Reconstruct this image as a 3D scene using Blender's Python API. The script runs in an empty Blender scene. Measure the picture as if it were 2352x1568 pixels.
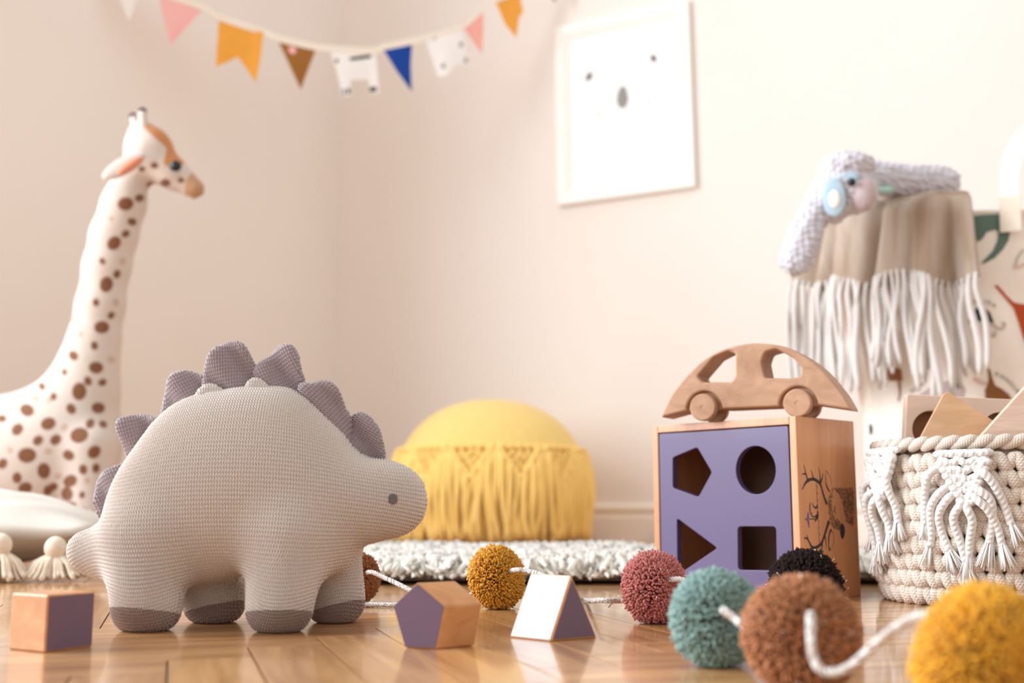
import bpy, bmesh, math, random
import numpy as np
from mathutils import Vector, Matrix
from mathutils.geometry import delaunay_2d_cdt

random.seed(7)
rng = np.random.default_rng(7)
SC = bpy.context.scene
COL = SC.collection

# ------------------------------------------------------------------ camera, world, lights, exposure
FPX, CX, CY, CAMH, HORIZ = 2600.0, 1176.0, 784.0, 0.085, 1165.0
PITCH = math.atan((HORIZ - CY) / FPX)
cam_data = bpy.data.cameras.new('camera')
cam = bpy.data.objects.new('camera', cam_data)
COL.objects.link(cam)
cam.location = (0, 0, CAMH)
cam.rotation_euler = (math.pi / 2 + PITCH, 0, 0)
cam_data.sensor_fit = 'HORIZONTAL'
cam_data.sensor_width = 36.0
cam_data.lens = FPX / 2352 * 36.0
cam_data.clip_start = 0.02
cam_data.dof.use_dof = True
cam_data.dof.focus_distance = 0.90
cam_data.dof.aperture_fstop = 5.2
SC.camera = cam

def s2l(c):
    return tuple((x / 255 / 12.92 if x / 255 <= 0.04045 else ((x / 255 + 0.055) / 1.055) ** 2.4) for x in c)

world = bpy.data.worlds.new('world')
SC.world = world
world.use_nodes = True
bg = world.node_tree.nodes['Background']
bg.inputs['Color'].default_value = (1.0, 0.965, 0.93, 1)
bg.inputs['Strength'].default_value = 0.77

def area(name, loc, target, sx, sy, power, color):
    d = bpy.data.lights.new(name, 'AREA')
    d.shape = 'RECTANGLE'
    d.size, d.size_y = sx, sy
    d.energy = power
    d.color = color
    o = bpy.data.objects.new(name, d)
    COL.objects.link(o)
    o.location = loc
    o.rotation_euler = (Vector(target) - Vector(loc)).to_track_quat('-Z', 'Y').to_euler()
    return o
# daylight through the window in the left wall, out of frame
area('window_daylight', (-2.36, 0.72, 1.25), (-1.46, 0.30, 1.05), 2.4, 1.9, 122, (0.87, 0.935, 1.0))

SC.view_settings.view_transform = 'Standard'
SC.view_settings.look = 'None'
SC.view_settings.exposure = 0.39
SC.view_settings.gamma = 1.0
SC.view_settings.use_curve_mapping = False
SC.cycles.max_bounces = 8
SC.cycles.diffuse_bounces = 6

# ------------------------------------------------------------------ measuring helpers (photo pixel -> world)
FW = np.array([0, math.cos(PITCH), math.sin(PITCH)])
UP = np.array([0, -math.sin(PITCH), math.cos(PITCH)])
CAM = np.array([0, 0, CAMH])

def ray(px, py):
    return np.array([1.0, 0, 0]) * ((px - CX) / FPX) + UP * ((CY - py) / FPX) + FW

def at(px, py, Y):
    d = ray(px, py)
    return CAM + d * (Y / d[1])

def onfloor(px, py, z=0.0):
    d = ray(px, py)
    return CAM + d * ((z - CAMH) / d[2])

def onplane(px, py, p0, n):
    d = ray(px, py)
    p0, n = np.array(p0), np.array(n)
    return CAM + d * (np.dot(p0 - CAM, n) / np.dot(d, n))

def pxlen(px, Y):
    return px / FPX * Y * math.cos(PITCH)

# ------------------------------------------------------------------ object helpers
def worldloc(o):
    v = Vector((0, 0, 0))
    while o is not None:
        v = v + o.location
        o = o.parent
    return v

def thing(name, label, cat, loc, group=None):
    o = bpy.data.objects.new(name, None)
    COL.objects.link(o)
    o.empty_display_size = 0.02
    o.location = loc
    o['label'] = label
    o['category'] = cat
    if group:
        o['group'] = group
    return o

def mesh_of(name, V, F, mat=None, smooth=True, uv=None):
    me = bpy.data.meshes.new(name)
    V = np.asarray(V, dtype=np.float32)
    if isinstance(F, np.ndarray):
        n, k = F.shape
        me.vertices.add(len(V))
        me.vertices.foreach_set('co', V.ravel())
        me.loops.add(n * k)
        me.loops.foreach_set('vertex_index', F.astype(np.int32).ravel())
        me.polygons.add(n)
        me.polygons.foreach_set('loop_start', np.arange(0, n * k, k, dtype=np.int32))
        me.polygons.foreach_set('loop_total', np.full(n, k, dtype=np.int32))
        me.update(calc_edges=True)
    else:
        me.from_pydata(V.tolist(), [], [list(f) for f in F])
        me.update()
    me.validate()
    if smooth and len(me.polygons):
        me.polygons.foreach_set('use_smooth', np.ones(len(me.polygons), dtype=bool))
    if uv is not None:
        lay = me.uv_layers.new(name='UVMap')
        li = np.zeros(len(me.loops), dtype=np.int32)
        me.loops.foreach_get('vertex_index', li)
        lay.data.foreach_set('uv', np.asarray(uv, dtype=np.float32)[li].ravel())
    if mat:
        me.materials.append(mat)
    return me

def mk(name, V, F, mat, parent=None, smooth=True, uv=None, label=None, kind=None):
    """One mesh object; V in world space."""
    V = np.asarray(V, dtype=np.float64)
    if parent is not None:
        V = V - np.array(worldloc(parent))
    me = mesh_of(name, V, F, mat, smooth, uv)
    o = bpy.data.objects.new(name, me)
    COL.objects.link(o)
    if parent is not None:
        o.parent = parent
    if label:
        o['label'] = label
    if kind:
        o['kind'] = kind
    return o

class MB:
    def __init__(s):
        s.V, s.F, s.UV, s.n = [], [], [], 0
    def add(s, V, F, uv=None):
        V = np.asarray(V, float)
        s.V.append(V)
        s.F.extend([[i + s.n for i in f] for f in F])
        s.UV.append(np.asarray(uv, float) if uv is not None else np.zeros((len(V), 2)))
        s.n += len(V)
        return s
    def make(s, name, mat, parent=None, smooth=True, **k):
        return mk(name, np.concatenate(s.V), s.F, mat, parent, smooth, np.concatenate(s.UV), **k)

def crom(pts, n=6, closed=False):
    P = np.asarray(pts, float)
    N = len(P)
    out = []
    rngi = range(N if closed else N - 1)
    for i in rngi:
        if closed:
            p0, p1, p2, p3 = P[(i - 1) % N], P[i], P[(i + 1) % N], P[(i + 2) % N]
        else:
            p0, p1, p2, p3 = P[max(i - 1, 0)], P[i], P[i + 1], P[min(i + 2, N - 1)]
        for t in np.linspace(0, 1, n, endpoint=False):
            out.append(0.5 * ((2 * p1) + (-p0 + p2) * t + (2 * p0 - 5 * p1 + 4 * p2 - p3) * t * t + (-p0 + 3 * p1 - 3 * p2 + p3) * t ** 3))
    if not closed:
        out.append(P[-1])
    return np.array(out)

def tube(pts, r, n=8, cap=True, flat=1.0, squash_axis=None):
    P = np.asarray(pts, float)
    N = len(P)
    R = np.full(N, r) if np.isscalar(r) else np.asarray(r, float)
    T = np.gradient(P, axis=0)
    T /= np.linalg.norm(T, axis=1)[:, None] + 1e-12
    a = np.array([0, 0, 1.0]) if abs(T[0][2]) < 0.9 else np.array([1.0, 0, 0])
    V, UV = [], []
    u = np.cross(T[0], a); u /= np.linalg.norm(u)
    L = 0
    for i in range(N):
        u = u - T[i] * np.dot(u, T[i]); u /= np.linalg.norm(u) + 1e-12
        w = np.cross(T[i], u)
        if i:
            L += np.linalg.norm(P[i] - P[i - 1])
        for k in range(n):
            t = 2 * math.pi * k / n
            V.append(P[i] + R[i] * (math.cos(t) * u + flat * math.sin(t) * w))
            UV.append((k / n * 2 if k <= n / 2 else 2 - k / n * 2, L * 100))
    F = []
    for i in range(N - 1):
        for k in range(n):
            a0, a1 = i * n + k, i * n + (k + 1) % n
            F.append([a0, a1, a1 + n, a0 + n])
    if cap:
        F.append(list(range(n))[::-1])
        F.append([(N - 1) * n + k for k in range(n)])
    return np.array(V), F, np.array(UV)

def lathe(prof, n=48, center=(0, 0, 0), closed_ends=True):
    V, F, UV = [], [], []
    m = len(prof)
    for i, (r, z) in enumerate(prof):
        for k in range(n):
            t = 2 * math.pi * k / n
            V.append((center[0] + r * math.cos(t), center[1] + r * math.sin(t), center[2] + z))
            UV.append((k / n, i / m))
    for i in range(m - 1):
        for k in range(n):
            a0, a1 = i * n + k, i * n + (k + 1) % n
            F.append([a0, a1, a1 + n, a0 + n])
    if closed_ends:
        F.append(list(range(n))[::-1])
        F.append([(m - 1) * n + k for k in range(n)])
    return np.array(V), F, np.array(UV)

def ball(c, r, nu=12, nv=8, scale=(1, 1, 1), rot=None):
    V, F = [], []
    V.append((0, 0, -1))
    for j in range(1, nv):
        ph = -math.pi / 2 + math.pi * j / nv
        for k in range(nu):
            t = 2 * math.pi * k / nu
            V.append((math.cos(ph) * math.cos(t), math.cos(ph) * math.sin(t), math.sin(ph)))
    V.append((0, 0, 1))
    for k in range(nu):
        F.append([0, 1 + (k + 1) % nu, 1 + k])
    for j in range(nv - 2):
        for k in range(nu):
            a0, a1 = 1 + j * nu + k, 1 + j * nu + (k + 1) % nu
            F.append([a0, a1, a1 + nu, a0 + nu])
    top = len(V) - 1
    for k in range(nu):
        F.append([top, 1 + (nv - 2) * nu + k, 1 + (nv - 2) * nu + (k + 1) % nu])
    V = np.array(V) * np.array(scale) * r
    if rot is not None:
        V = V @ np.array(rot).T
    UV = np.array([(v[0], v[2]) for v in V])
    return V + np.array(c), F, UV

def basis(xdir, zdir):
    x = np.array(xdir, float); x /= np.linalg.norm(x)
    z = np.array(zdir, float); z = z - x * np.dot(z, x); z /= np.linalg.norm(z)
    return np.stack([x, np.cross(z, x), z], axis=1)     # columns: x, y, z

def boxm(c, half, R=np.eye(3), bev=0.0):
    """Bevelled box as V, F in world space."""
    bm = bmesh.new()
    bmesh.ops.create_cube(bm, size=2)
    for v in bm.verts:
        v.co = Vector((v.co.x * half[0], v.co.y * half[1], v.co.z * half[2]))
    if bev:
        bmesh.ops.bevel(bm, geom=list(bm.edges), offset=bev, segments=2, profile=0.6, affect='EDGES')
    bm.verts.index_update()
    V = np.array([v.co[:] for v in bm.verts]) @ np.asarray(R).T + np.array(c)
    F = [[v.index for v in f.verts] for f in bm.faces]
    bm.free()
    return V, F

def fill2d(outline, holes=(), step=None):
    pts = [tuple(p) for p in outline]
    loops = [list(range(len(pts)))]
    for h in holes:
        k = len(pts)
        pts += [tuple(p) for p in h]
        loops.append(list(range(k, k + len(h))))
    edges = []
    for l in loops:
        edges += [(l[i], l[(i + 1) % len(l)]) for i in range(len(l))]
    if step:
        A = np.array(outline)
        gx = np.arange(A[:, 0].min() + step / 2, A[:, 0].max(), step)
        gy = np.arange(A[:, 1].min() + step / 2, A[:, 1].max(), step)
        X, Y = np.meshgrid(gx, gy)
        ins = inside(A, X.ravel(), Y.ravel())
        for h in holes:
            ins &= ~inside(np.array(h), X.ravel(), Y.ravel())
        pts += list(zip(X.ravel()[ins].tolist(), Y.ravel()[ins].tolist()))
    r = delaunay_2d_cdt([Vector(p) for p in pts], edges, [], 5 if False else 1, 1e-9) if not holes else delaunay_2d_cdt([Vector(p) for p in pts], edges, [], 2, 1e-9)
    V2 = np.array([v[:] for v in r[0]])
    F = [list(f) for f in r[2]]
    if holes:
        keep = []
        for f in F:
            c = V2[f].mean(0)
            ok = inside(np.array(outline), c[:1], c[1:])[0] and not any(inside(np.array(h), c[:1], c[1:])[0] for h in holes)
            if ok:
                keep.append(f)
        F = keep
    return V2, F

def inside(P, x, y):
    res = np.zeros(x.shape, bool)
    n = len(P)
    j = n - 1
    for i in range(n):
        xi, yi, xj, yj = P[i][0], P[i][1], P[j][0], P[j][1]
        c = ((yi > y) != (yj > y)) & (x < (xj - xi) * (y - yi) / (yj - yi + 1e-15) + xi)
        res ^= c
        j = i
    return res

def slab(outline, mapfn, normal, th, holes=(), step=None):
    """Plate of thickness th: outline in any 2D frame, mapped to 3D by mapfn; the front face is pushed out along normal."""
    V2, F = fill2d(outline, holes, step)
    top = np.array([mapfn(*p) for p in V2])
    if callable(normal):
        nn = np.array([normal(p) for p in top])
    else:
        nn = np.array(normal)
    n = len(top)
    V = np.concatenate([top + nn * th, top])
    a, b, c = (top[i] for i in F[0][:3])
    nrm = np.cross(b - a, c - a)
    flip = np.dot(nrm, nn if nn.ndim == 1 else nn[0]) < 0
    F1 = [f[::-1] for f in F] if flip else F
    faces = [list(f) for f in F1] + [[i + n for i in f[::-1]] for f in F1]
    edge = {}
    for f in F1:
        for i in range(len(f)):
            e = (f[i], f[(i + 1) % len(f)])
            edge[e] = True
    for (a, b) in edge:
        if (b, a) not in edge:
            faces.append([a, a + n, b + n, b])
    return V, faces

def curve_solid(outline, holes, extrude, bevel, res=2):
    """Extruded, edge-rounded plate with holes in the local XY plane (centre plane z=0), as V, F."""
    cu = bpy.data.curves.new('tmp', 'CURVE')
    cu.dimensions = '2D'
    cu.fill_mode = 'BOTH'
    cu.extrude = extrude
    cu.bevel_depth = bevel
    cu.bevel_resolution = res
    cu.offset = -bevel
    for loop in [outline] + list(holes):
        sp = cu.splines.new('POLY')
        sp.points.add(len(loop) - 1)
        for i, p in enumerate(loop):
            sp.points[i].co = (p[0], p[1], 0, 1)
        sp.use_cyclic_u = True
    o = bpy.data.objects.new('tmp', cu)
    COL.objects.link(o)
    dg = bpy.context.evaluated_depsgraph_get()
    me = bpy.data.meshes.new_from_object(o.evaluated_get(dg))
    V = np.array([v.co[:] for v in me.vertices])
    F = [list(p.vertices) for p in me.polygons]
    bpy.data.objects.remove(o)
    bpy.data.curves.remove(cu)
    bpy.data.meshes.remove(me)
    return V, F

def subdivide(V, F, levels):
    me = mesh_of('tmp', V, F)
    o = bpy.data.objects.new('tmp', me)
    COL.objects.link(o)
    m = o.modifiers.new('s', 'SUBSURF')
    m.levels = levels
    dg = bpy.context.evaluated_depsgraph_get()
    e = o.evaluated_get(dg).to_mesh()
    n = len(e.vertices)
    V2 = np.zeros(n * 3, np.float32); e.vertices.foreach_get('co', V2)
    N2 = np.zeros(n * 3, np.float32); e.vertices.foreach_get('normal', N2)
    F2 = np.zeros(len(e.loops), np.int32); e.loops.foreach_get('vertex_index', F2)
    F2 = F2.reshape(-1, 4)
    bpy.data.objects.remove(o)
    bpy.data.meshes.remove(me)
    return V2.reshape(-1, 3).astype(float), F2, N2.reshape(-1, 3).astype(float)

# ------------------------------------------------------------------ implicit surfaces
def surface_nets(F, origin, h):
    nx, ny, nz = F.shape
    s = F < 0
    corners = [(0, 0, 0), (1, 0, 0), (0, 1, 0), (1, 1, 0), (0, 0, 1), (1, 0, 1), (0, 1, 1), (1, 1, 1)]
    edges = [(0, 1), (2, 3), (4, 5), (6, 7), (0, 2), (1, 3), (4, 6), (5, 7), (0, 4), (1, 5), (2, 6), (3, 7)]
    def sub(A, c):
        return A[c[0]:nx - 1 + c[0], c[1]:ny - 1 + c[1], c[2]:nz - 1 + c[2]]
    cnt = np.zeros((nx - 1, ny - 1, nz - 1))
    acc = np.zeros((nx - 1, ny - 1, nz - 1, 3))
    for a, b in edges:
        ca, cb = np.array(corners[a], float), np.array(corners[b], float)
        fa, fb = sub(F, corners[a]), sub(F, corners[b])
        x = (fa < 0) != (fb < 0)
        t = np.where(x, fa / (fa - fb + 1e-20), 0)
        cnt += x
        for k in range(3):
            acc[..., k] += np.where(x, ca[k] + (cb[k] - ca[k]) * t, 0)
    act = cnt > 0
    idx = -np.ones(act.shape, int)
    idx[act] = np.arange(act.sum())
    I = np.argwhere(act)
    V = np.array(origin) + h * (I + acc[act] / cnt[act][:, None])
    quads = []
    for ax in range(3):
        o1, o2 = [(1, 2), (2, 0), (0, 1)][ax]
        sl = [slice(1, -1)] * 3
        sl0, sl1 = list(sl), list(sl)
        sl0[ax] = slice(0, -1); sl1[ax] = slice(1, None)
        A, B = s[tuple(sl0)], s[tuple(sl1)]
        for inv, M in ((False, A & ~B), (True, ~A & B)):
            P = np.argwhere(M)
            if not len(P):
                continue
            base = P.copy()
            for k in range(3):
                if k != ax:
                    base[:, k] += 1
            def cell(d1, d2):
                q = base.copy()
                q[:, o1] -= d1; q[:, o2] -= d2
                return idx[q[:, 0], q[:, 1], q[:, 2]]
            q = np.stack([cell(1, 1), cell(0, 1), cell(0, 0), cell(1, 0)], axis=1)
            quads.append(q[:, ::-1] if inv else q)
    Q = np.concatenate(quads)
    return V, Q[(Q >= 0).all(1)]

def relax(V, F, it=4, lam=0.5):
    n = len(V)
    a = F.ravel(); b = np.roll(F, -1, axis=1).ravel()
    deg = np.bincount(a, minlength=n) + np.bincount(b, minlength=n)
    for k in range(it):
        for l in (lam, -lam * 1.04):
            S = np.zeros_like(V)
            for d in range(3):
                S[:, d] = np.bincount(a, V[b, d], n) + np.bincount(b, V[a, d], n)
            V = V + l * (S / np.maximum(deg, 1)[:, None] - V)
    return V

def grid3(lo, hi, h):
    lo, hi = np.array(lo, float), np.array(hi, float)
    n = np.ceil((hi - lo) / h).astype(int) + 1
    ax = [lo[k] + h * np.arange(n[k]) for k in range(3)]
    return lo, np.meshgrid(*ax, indexing='ij')

def sd_capsule(G, a, b, r1, r2):
    a, b = np.array(a, float), np.array(b, float)
    ba = b - a
    pa = [G[k] - a[k] for k in range(3)]
    h = np.clip(sum(pa[k] * ba[k] for k in range(3)) / (np.dot(ba, ba) + 1e-12), 0, 1)
    d = np.sqrt(sum((pa[k] - ba[k] * h) ** 2 for k in range(3)))
    return d - (r1 + (r2 - r1) * h)

def sd_ell(G, c, r):
    q = [(G[k] - c[k]) / r[k] for k in range(3)]
    k0 = np.sqrt(sum(x * x for x in q)) + 1e-9
    k1 = np.sqrt(sum((q[k] / r[k]) ** 2 for k in range(3))) + 1e-9
    return k0 * (k0 - 1) / k1

def smin(a, b, k):
    h = np.clip(0.5 + 0.5 * (b - a) / k, 0, 1)
    return b + (a - b) * h - k * h * (1 - h)

def smax(a, b, k):
    return -smin(-a, -b, k)

def inflate(poly, x, z, k, iters=2500):
    """Plush-like half thickness T over the (x, z) grid, T^2 < 0 outside the outline (2D poly)."""
    X, Z = np.meshgrid(x, z, indexing='ij')
    m = inside(poly, X, Z)
    h = x[1] - x[0]
    u = np.zeros(X.shape)
    for i in range(iters):
        n = 0.25 * (np.roll(u, 1, 0) + np.roll(u, -1, 0) + np.roll(u, 1, 1) + np.roll(u, -1, 1) + h * h)
        u = np.where(m, n, 0)
    # outside: signed distance ramp
    d = np.full(X.shape, 1e9)
    P = np.array(poly)
    A = P; B = np.roll(P, -1, 0)
    for a, b in zip(A, B):
        ba = b - a
        t = np.clip(((X - a[0]) * ba[0] + (Z - a[1]) * ba[1]) / (ba @ ba + 1e-15), 0, 1)
        d = np.minimum(d, np.hypot(X - a[0] - t * ba[0], Z - a[1] - t * ba[1]))
    R = 2 * math.sqrt(max(u.max(), 1e-9))
    g = np.where(m, np.maximum(u, 0), -0.5 * R * d * 0.8)
    for i in range(2):
        g = 0.5 * g + 0.125 * (np.roll(g, 1, 0) + np.roll(g, -1, 0) + np.roll(g, 1, 1) + np.roll(g, -1, 1))
    return k * k * g

def norm_field(g, h):
    gr = np.gradient(g, h)
    return g / (np.sqrt(sum(x * x for x in gr)) + 1e-4)

# ------------------------------------------------------------------ materials
def new_mat(name):
    m = bpy.data.materials.new(name)
    m.use_nodes = True
    nt = m.node_tree
    b = nt.nodes['Principled BSDF']
    return m, nt, b

def N(nt, t, **k):
    n = nt.nodes.new(t)
    for a, v in k.items():
        if a in n.inputs.keys():
            n.inputs[a].default_value = v
        else:
            setattr(n, a, v)
    return n

def plain(name, rgb, rough=0.6, var=0.06, scale=60, bump=0.0, bscale=None, sheen=0.0, coat=0.0, spec=0.5, metal=0.0, coords='Object', sss=0.0):
    m, nt, b = new_mat(name)
    c = s2l(rgb)
    tc = N(nt, 'ShaderNodeTexCoord')
    no = N(nt, 'ShaderNodeTexNoise', Scale=scale, Detail=3.0)
    nt.links.new(tc.outputs[coords], no.inputs['Vector'])
    cr = N(nt, 'ShaderNodeValToRGB')
    cr.color_ramp.elements[0].position = 0.3
    cr.color_ramp.elements[1].position = 0.7
    cr.color_ramp.elements[0].color = (*[x * (1 - var) for x in c], 1)
    cr.color_ramp.elements[1].color = (*[min(1, x * (1 + var)) for x in c], 1)
    nt.links.new(no.outputs['Fac'], cr.inputs['Fac'])
    nt.links.new(cr.outputs['Color'], b.inputs['Base Color'])
    b.inputs['Roughness'].default_value = rough
    b.inputs['Specular IOR Level'].default_value = spec
    b.inputs['Metallic'].default_value = metal
    if sheen:
        b.inputs['Sheen Weight'].default_value = sheen
        b.inputs['Sheen Roughness'].default_value = 0.5
    if coat:
        b.inputs['Coat Weight'].default_value = coat
        b.inputs['Coat Roughness'].default_value = 0.08
    if bump:
        n2 = N(nt, 'ShaderNodeTexNoise', Scale=bscale or scale * 3, Detail=4.0)
        nt.links.new(tc.outputs[coords], n2.inputs['Vector'])
        bp = N(nt, 'ShaderNodeBump', Strength=bump, Distance=0.002)
        nt.links.new(n2.outputs['Fac'], bp.inputs['Height'])
        nt.links.new(bp.outputs['Normal'], b.inputs['Normal'])
    return m

def wood(name, c1, c2, rough=0.45, scale=(6, 60, 60), coat=0.0, bump=0.05, rot=(0, 0, 0), rnd=0.0, coords='Object', coat_rough=0.1):
    m, nt, b = new_mat(name)
    tc = N(nt, 'ShaderNodeTexCoord')
    mp = N(nt, 'ShaderNodeMapping')
    mp.inputs['Scale'].default_value = scale
    mp.inputs['Rotation'].default_value = rot
    nt.links.new(tc.outputs[coords], mp.inputs['Vector'])
    vec = mp.outputs['Vector']
    if rnd:
        oi = N(nt, 'ShaderNodeObjectInfo')
        mul = N(nt, 'ShaderNodeMath', operation='MULTIPLY')
        mul.inputs[1].default_value = 37.0
        nt.links.new(oi.outputs['Random'], mul.inputs[0])
        ad = N(nt, 'ShaderNodeVectorMath', operation='ADD')
        nt.links.new(mp.outputs['Vector'], ad.inputs[0])
        nt.links.new(mul.outputs[0], ad.inputs[1])
        vec = ad.outputs[0]
    no = N(nt, 'ShaderNodeTexNoise', Scale=1.0, Detail=5.0, Roughness=0.6, Distortion=0.6)
    nt.links.new(vec, no.inputs['Vector'])
    cr = N(nt, 'ShaderNodeValToRGB')
    cr.color_ramp.elements[0].position = 0.32
    cr.color_ramp.elements[1].position = 0.68
    cr.color_ramp.elements[0].color = (*s2l(c1), 1)
    cr.color_ramp.elements[1].color = (*s2l(c2), 1)
    nt.links.new(no.outputs['Fac'], cr.inputs['Fac'])
    out = cr.outputs['Color']
    if rnd:
        hs = N(nt, 'ShaderNodeHueSaturation')
        mr = N(nt, 'ShaderNodeMapRange')
        mr.inputs['To Min'].default_value = 1 - rnd
        mr.inputs['To Max'].default_value = 1 + rnd
        nt.links.new(oi.outputs['Random'], mr.inputs['Value'])
        nt.links.new(mr.outputs[0], hs.inputs['Value'])
        nt.links.new(out, hs.inputs['Color'])
        out = hs.outputs['Color']
    nt.links.new(out, b.inputs['Base Color'])
    b.inputs['Roughness'].default_value = rough
    if coat:
        b.inputs['Coat Weight'].default_value = coat
        b.inputs['Coat Roughness'].default_value = coat_rough
    if bump:
        bp = N(nt, 'ShaderNodeBump', Strength=bump, Distance=0.001)
        nt.links.new(no.outputs['Fac'], bp.inputs['Height'])
        nt.links.new(bp.outputs['Normal'], b.inputs['Normal'])
    return m

def vcol(name, rough=0.85, sheen=0.2, bump=0.2, bscale=400, attr='Col'):
    m, nt, b = new_mat(name)
    a = N(nt, 'ShaderNodeAttribute', attribute_name=attr)
    nt.links.new(a.outputs['Color'], b.inputs['Base Color'])
    b.inputs['Roughness'].default_value = rough
    b.inputs['Sheen Weight'].default_value = sheen
    tc = N(nt, 'ShaderNodeTexCoord')
    n2 = N(nt, 'ShaderNodeTexNoise', Scale=bscale, Detail=3.0)
    nt.links.new(tc.outputs['Object'], n2.inputs['Vector'])
    bp = N(nt, 'ShaderNodeBump', Strength=bump, Distance=0.002)
    nt.links.new(n2.outputs['Fac'], bp.inputs['Height'])
    nt.links.new(bp.outputs['Normal'], b.inputs['Normal'])
    return m

def rope(name, rgb, twist=1.2, freq=1.0, strength=0.6, rough=0.85, dots=False, rgb2=None):
    """Cord: the UV runs around (u) and along (v, in cm)."""
    m, nt, b = new_mat(name)
    tc = N(nt, 'ShaderNodeTexCoord')
    sep = N(nt, 'ShaderNodeSeparateXYZ')
    nt.links.new(tc.outputs['UV'], sep.inputs[0])
    def mth(op, a, bb):
        n = N(nt, 'ShaderNodeMath', operation=op)
        for i, v in enumerate((a, bb)):
            if v is None:
                continue
            if hasattr(v, 'node'):
                nt.links.new(v, n.inputs[i])
            else:
                n.inputs[i].default_value = v
        return n.outputs[0]
    p = mth('ADD', mth('MULTIPLY', sep.outputs[0], twist * 6.283), mth('MULTIPLY', sep.outputs[1], freq * 6.283))
    h = mth('SINE', p, None)
    if dots:
        q = mth('SUBTRACT', mth('MULTIPLY', sep.outputs[1], freq * 6.283), mth('MULTIPLY', sep.outputs[0], twist * 6.283))
        h = mth('MULTIPLY', h, mth('SINE', q, None))
        h = mth('ABSOLUTE', h, None)
    bp = N(nt, 'ShaderNodeBump', Strength=strength, Distance=0.0012)
    nt.links.new(h, bp.inputs['Height'])
    nt.links.new(bp.outputs['Normal'], b.inputs['Normal'])
    if rgb2:
        mx = N(nt, 'ShaderNodeMix', data_type='RGBA')
        mr = N(nt, 'ShaderNodeMapRange')
        mr.inputs['From Min'].default_value = 0.0
        mr.inputs['From Max'].default_value = 0.35
        nt.links.new(h, mr.inputs['Value'])
        nt.links.new(mr.outputs[0], mx.inputs['Factor'])
        mx.inputs['A'].default_value = (*s2l(rgb2), 1)
        mx.inputs['B'].default_value = (*s2l(rgb), 1)
        nt.links.new(mx.outputs['Result'], b.inputs['Base Color'])
    else:
        b.inputs['Base Color'].default_value = (*s2l(rgb), 1)
    b.inputs['Roughness'].default_value = rough
    b.inputs['Sheen Weight'].default_value = 0.15
    return m

def yarn(name, rgb, var=0.25, rough=0.9, sheen=0.3):
    """Yarn whose strands differ a little in tone (per-strand value in UV.x)."""
    m, nt, b = new_mat(name)
    tc = N(nt, 'ShaderNodeTexCoord')
    sep = N(nt, 'ShaderNodeSeparateXYZ')
    nt.links.new(tc.outputs['UV'], sep.inputs[0])
    hs = N(nt, 'ShaderNodeHueSaturation')
    mr = N(nt, 'ShaderNodeMapRange')
    mr.inputs['To Min'].default_value = 1 - var
    mr.inputs['To Max'].default_value = 1 + var
    nt.links.new(sep.outputs[0], mr.inputs['Value'])
    nt.links.new(mr.outputs[0], hs.inputs['Value'])
    hs.inputs['Color'].default_value = (*s2l(rgb), 1)
    nt.links.new(hs.outputs['Color'], b.inputs['Base Color'])
    b.inputs['Roughness'].default_value = rough
    b.inputs['Sheen Weight'].default_value = sheen
    b.inputs['Specular IOR Level'].default_value = 0.15
    return m

M = {}
M['wall'] = plain('wall_paint', (240, 232, 226), 0.9, 0.01, 3, 0.03, 90)
M['trim'] = plain('baseboard_paint', (250, 243, 234), 0.45, 0.01, 4)
M['parquet'] = wood('parquet_oak', (156, 104, 56), (210, 160, 104), 0.32, (5, 55, 55), coat=0.75, bump=0.04, rnd=0.10, coat_rough=0.10)
M['parquet_far'] = wood('parquet_oak_outer', (156, 104, 56), (210, 160, 104), 0.32, (14, 14, 14), coat=0.75, bump=0.04, coat_rough=0.10)
M['subfloor'] = plain('parquet_joint', (84, 54, 34), 0.6, 0.1, 20)
M['knit'] = plain('beige_cotton_yarn', (204, 193, 185), 0.9, 0.07, 900, 0.25, 2500, sheen=0.35)
M['knit_dark'] = plain('taupe_cotton_yarn', (156, 141, 144), 0.9, 0.09, 900, 0.25, 2500, sheen=0.45)
M['knit_sole'] = plain('brown_taupe_yarn', (146, 126, 120), 0.9, 0.09, 900, 0.25, 2500, sheen=0.3)
M['thread_grey'] = plain('grey_embroidery_thread', (110, 106, 108), 0.5, 0.08, 900)
M['beech'] = wood('beech_oiled', (188, 126, 74), (208, 150, 96), 0.42, (8, 90, 90), coat=0.25, bump=0.04)
M['beech_box'] = wood('beech_box', (182, 124, 82), (200, 144, 100), 0.38, (70, 70, 7), coat=0.2, bump=0.02)
M['beech_car'] = wood('beech_car', (164, 122, 94), (192, 152, 124), 0.6, (9, 60, 50), bump=0.08)
M['birch'] = wood('pale_birch', (224, 196, 178), (236, 212, 196), 0.55, (9, 80, 60), bump=0.04)
M['birch_end'] = wood('pale_birch_cross_grain', (216, 180, 158), (232, 204, 186), 0.6, (14, 40, 160), bump=0.15)
M['alder'] = wood('warm_alder', (198, 152, 110), (216, 176, 136), 0.4, (9, 70, 70), coat=0.3, bump=0.03)
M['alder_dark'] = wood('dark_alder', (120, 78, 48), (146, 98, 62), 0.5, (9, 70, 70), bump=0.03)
M['white_side'] = plain('white_block_side', (226, 226, 232), 0.5, 0.03, 300, 0.1, 900)
M['purple'] = plain('purple_paint', (84, 68, 108), 0.42, 0.015, 20, coat=0.1)
M['mauve'] = plain('mauve_purple_paint', (106, 82, 102), 0.45, 0.015, 30, coat=0.1)
M['ink'] = plain('dark_ink', (54, 44, 46), 0.7, 0.05, 50)
M['ink_soft'] = plain('brown_grey_ink', (128, 96, 76), 0.7, 0.05, 50)
M['ink_purple'] = plain('purple_ink', (112, 86, 132), 0.7, 0.05, 50)
M['giraffe'] = vcol('giraffe_plush')
M['black_plush'] = plain('black_plush', (30, 30, 38), 0.8, 0.05, 50)
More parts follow.
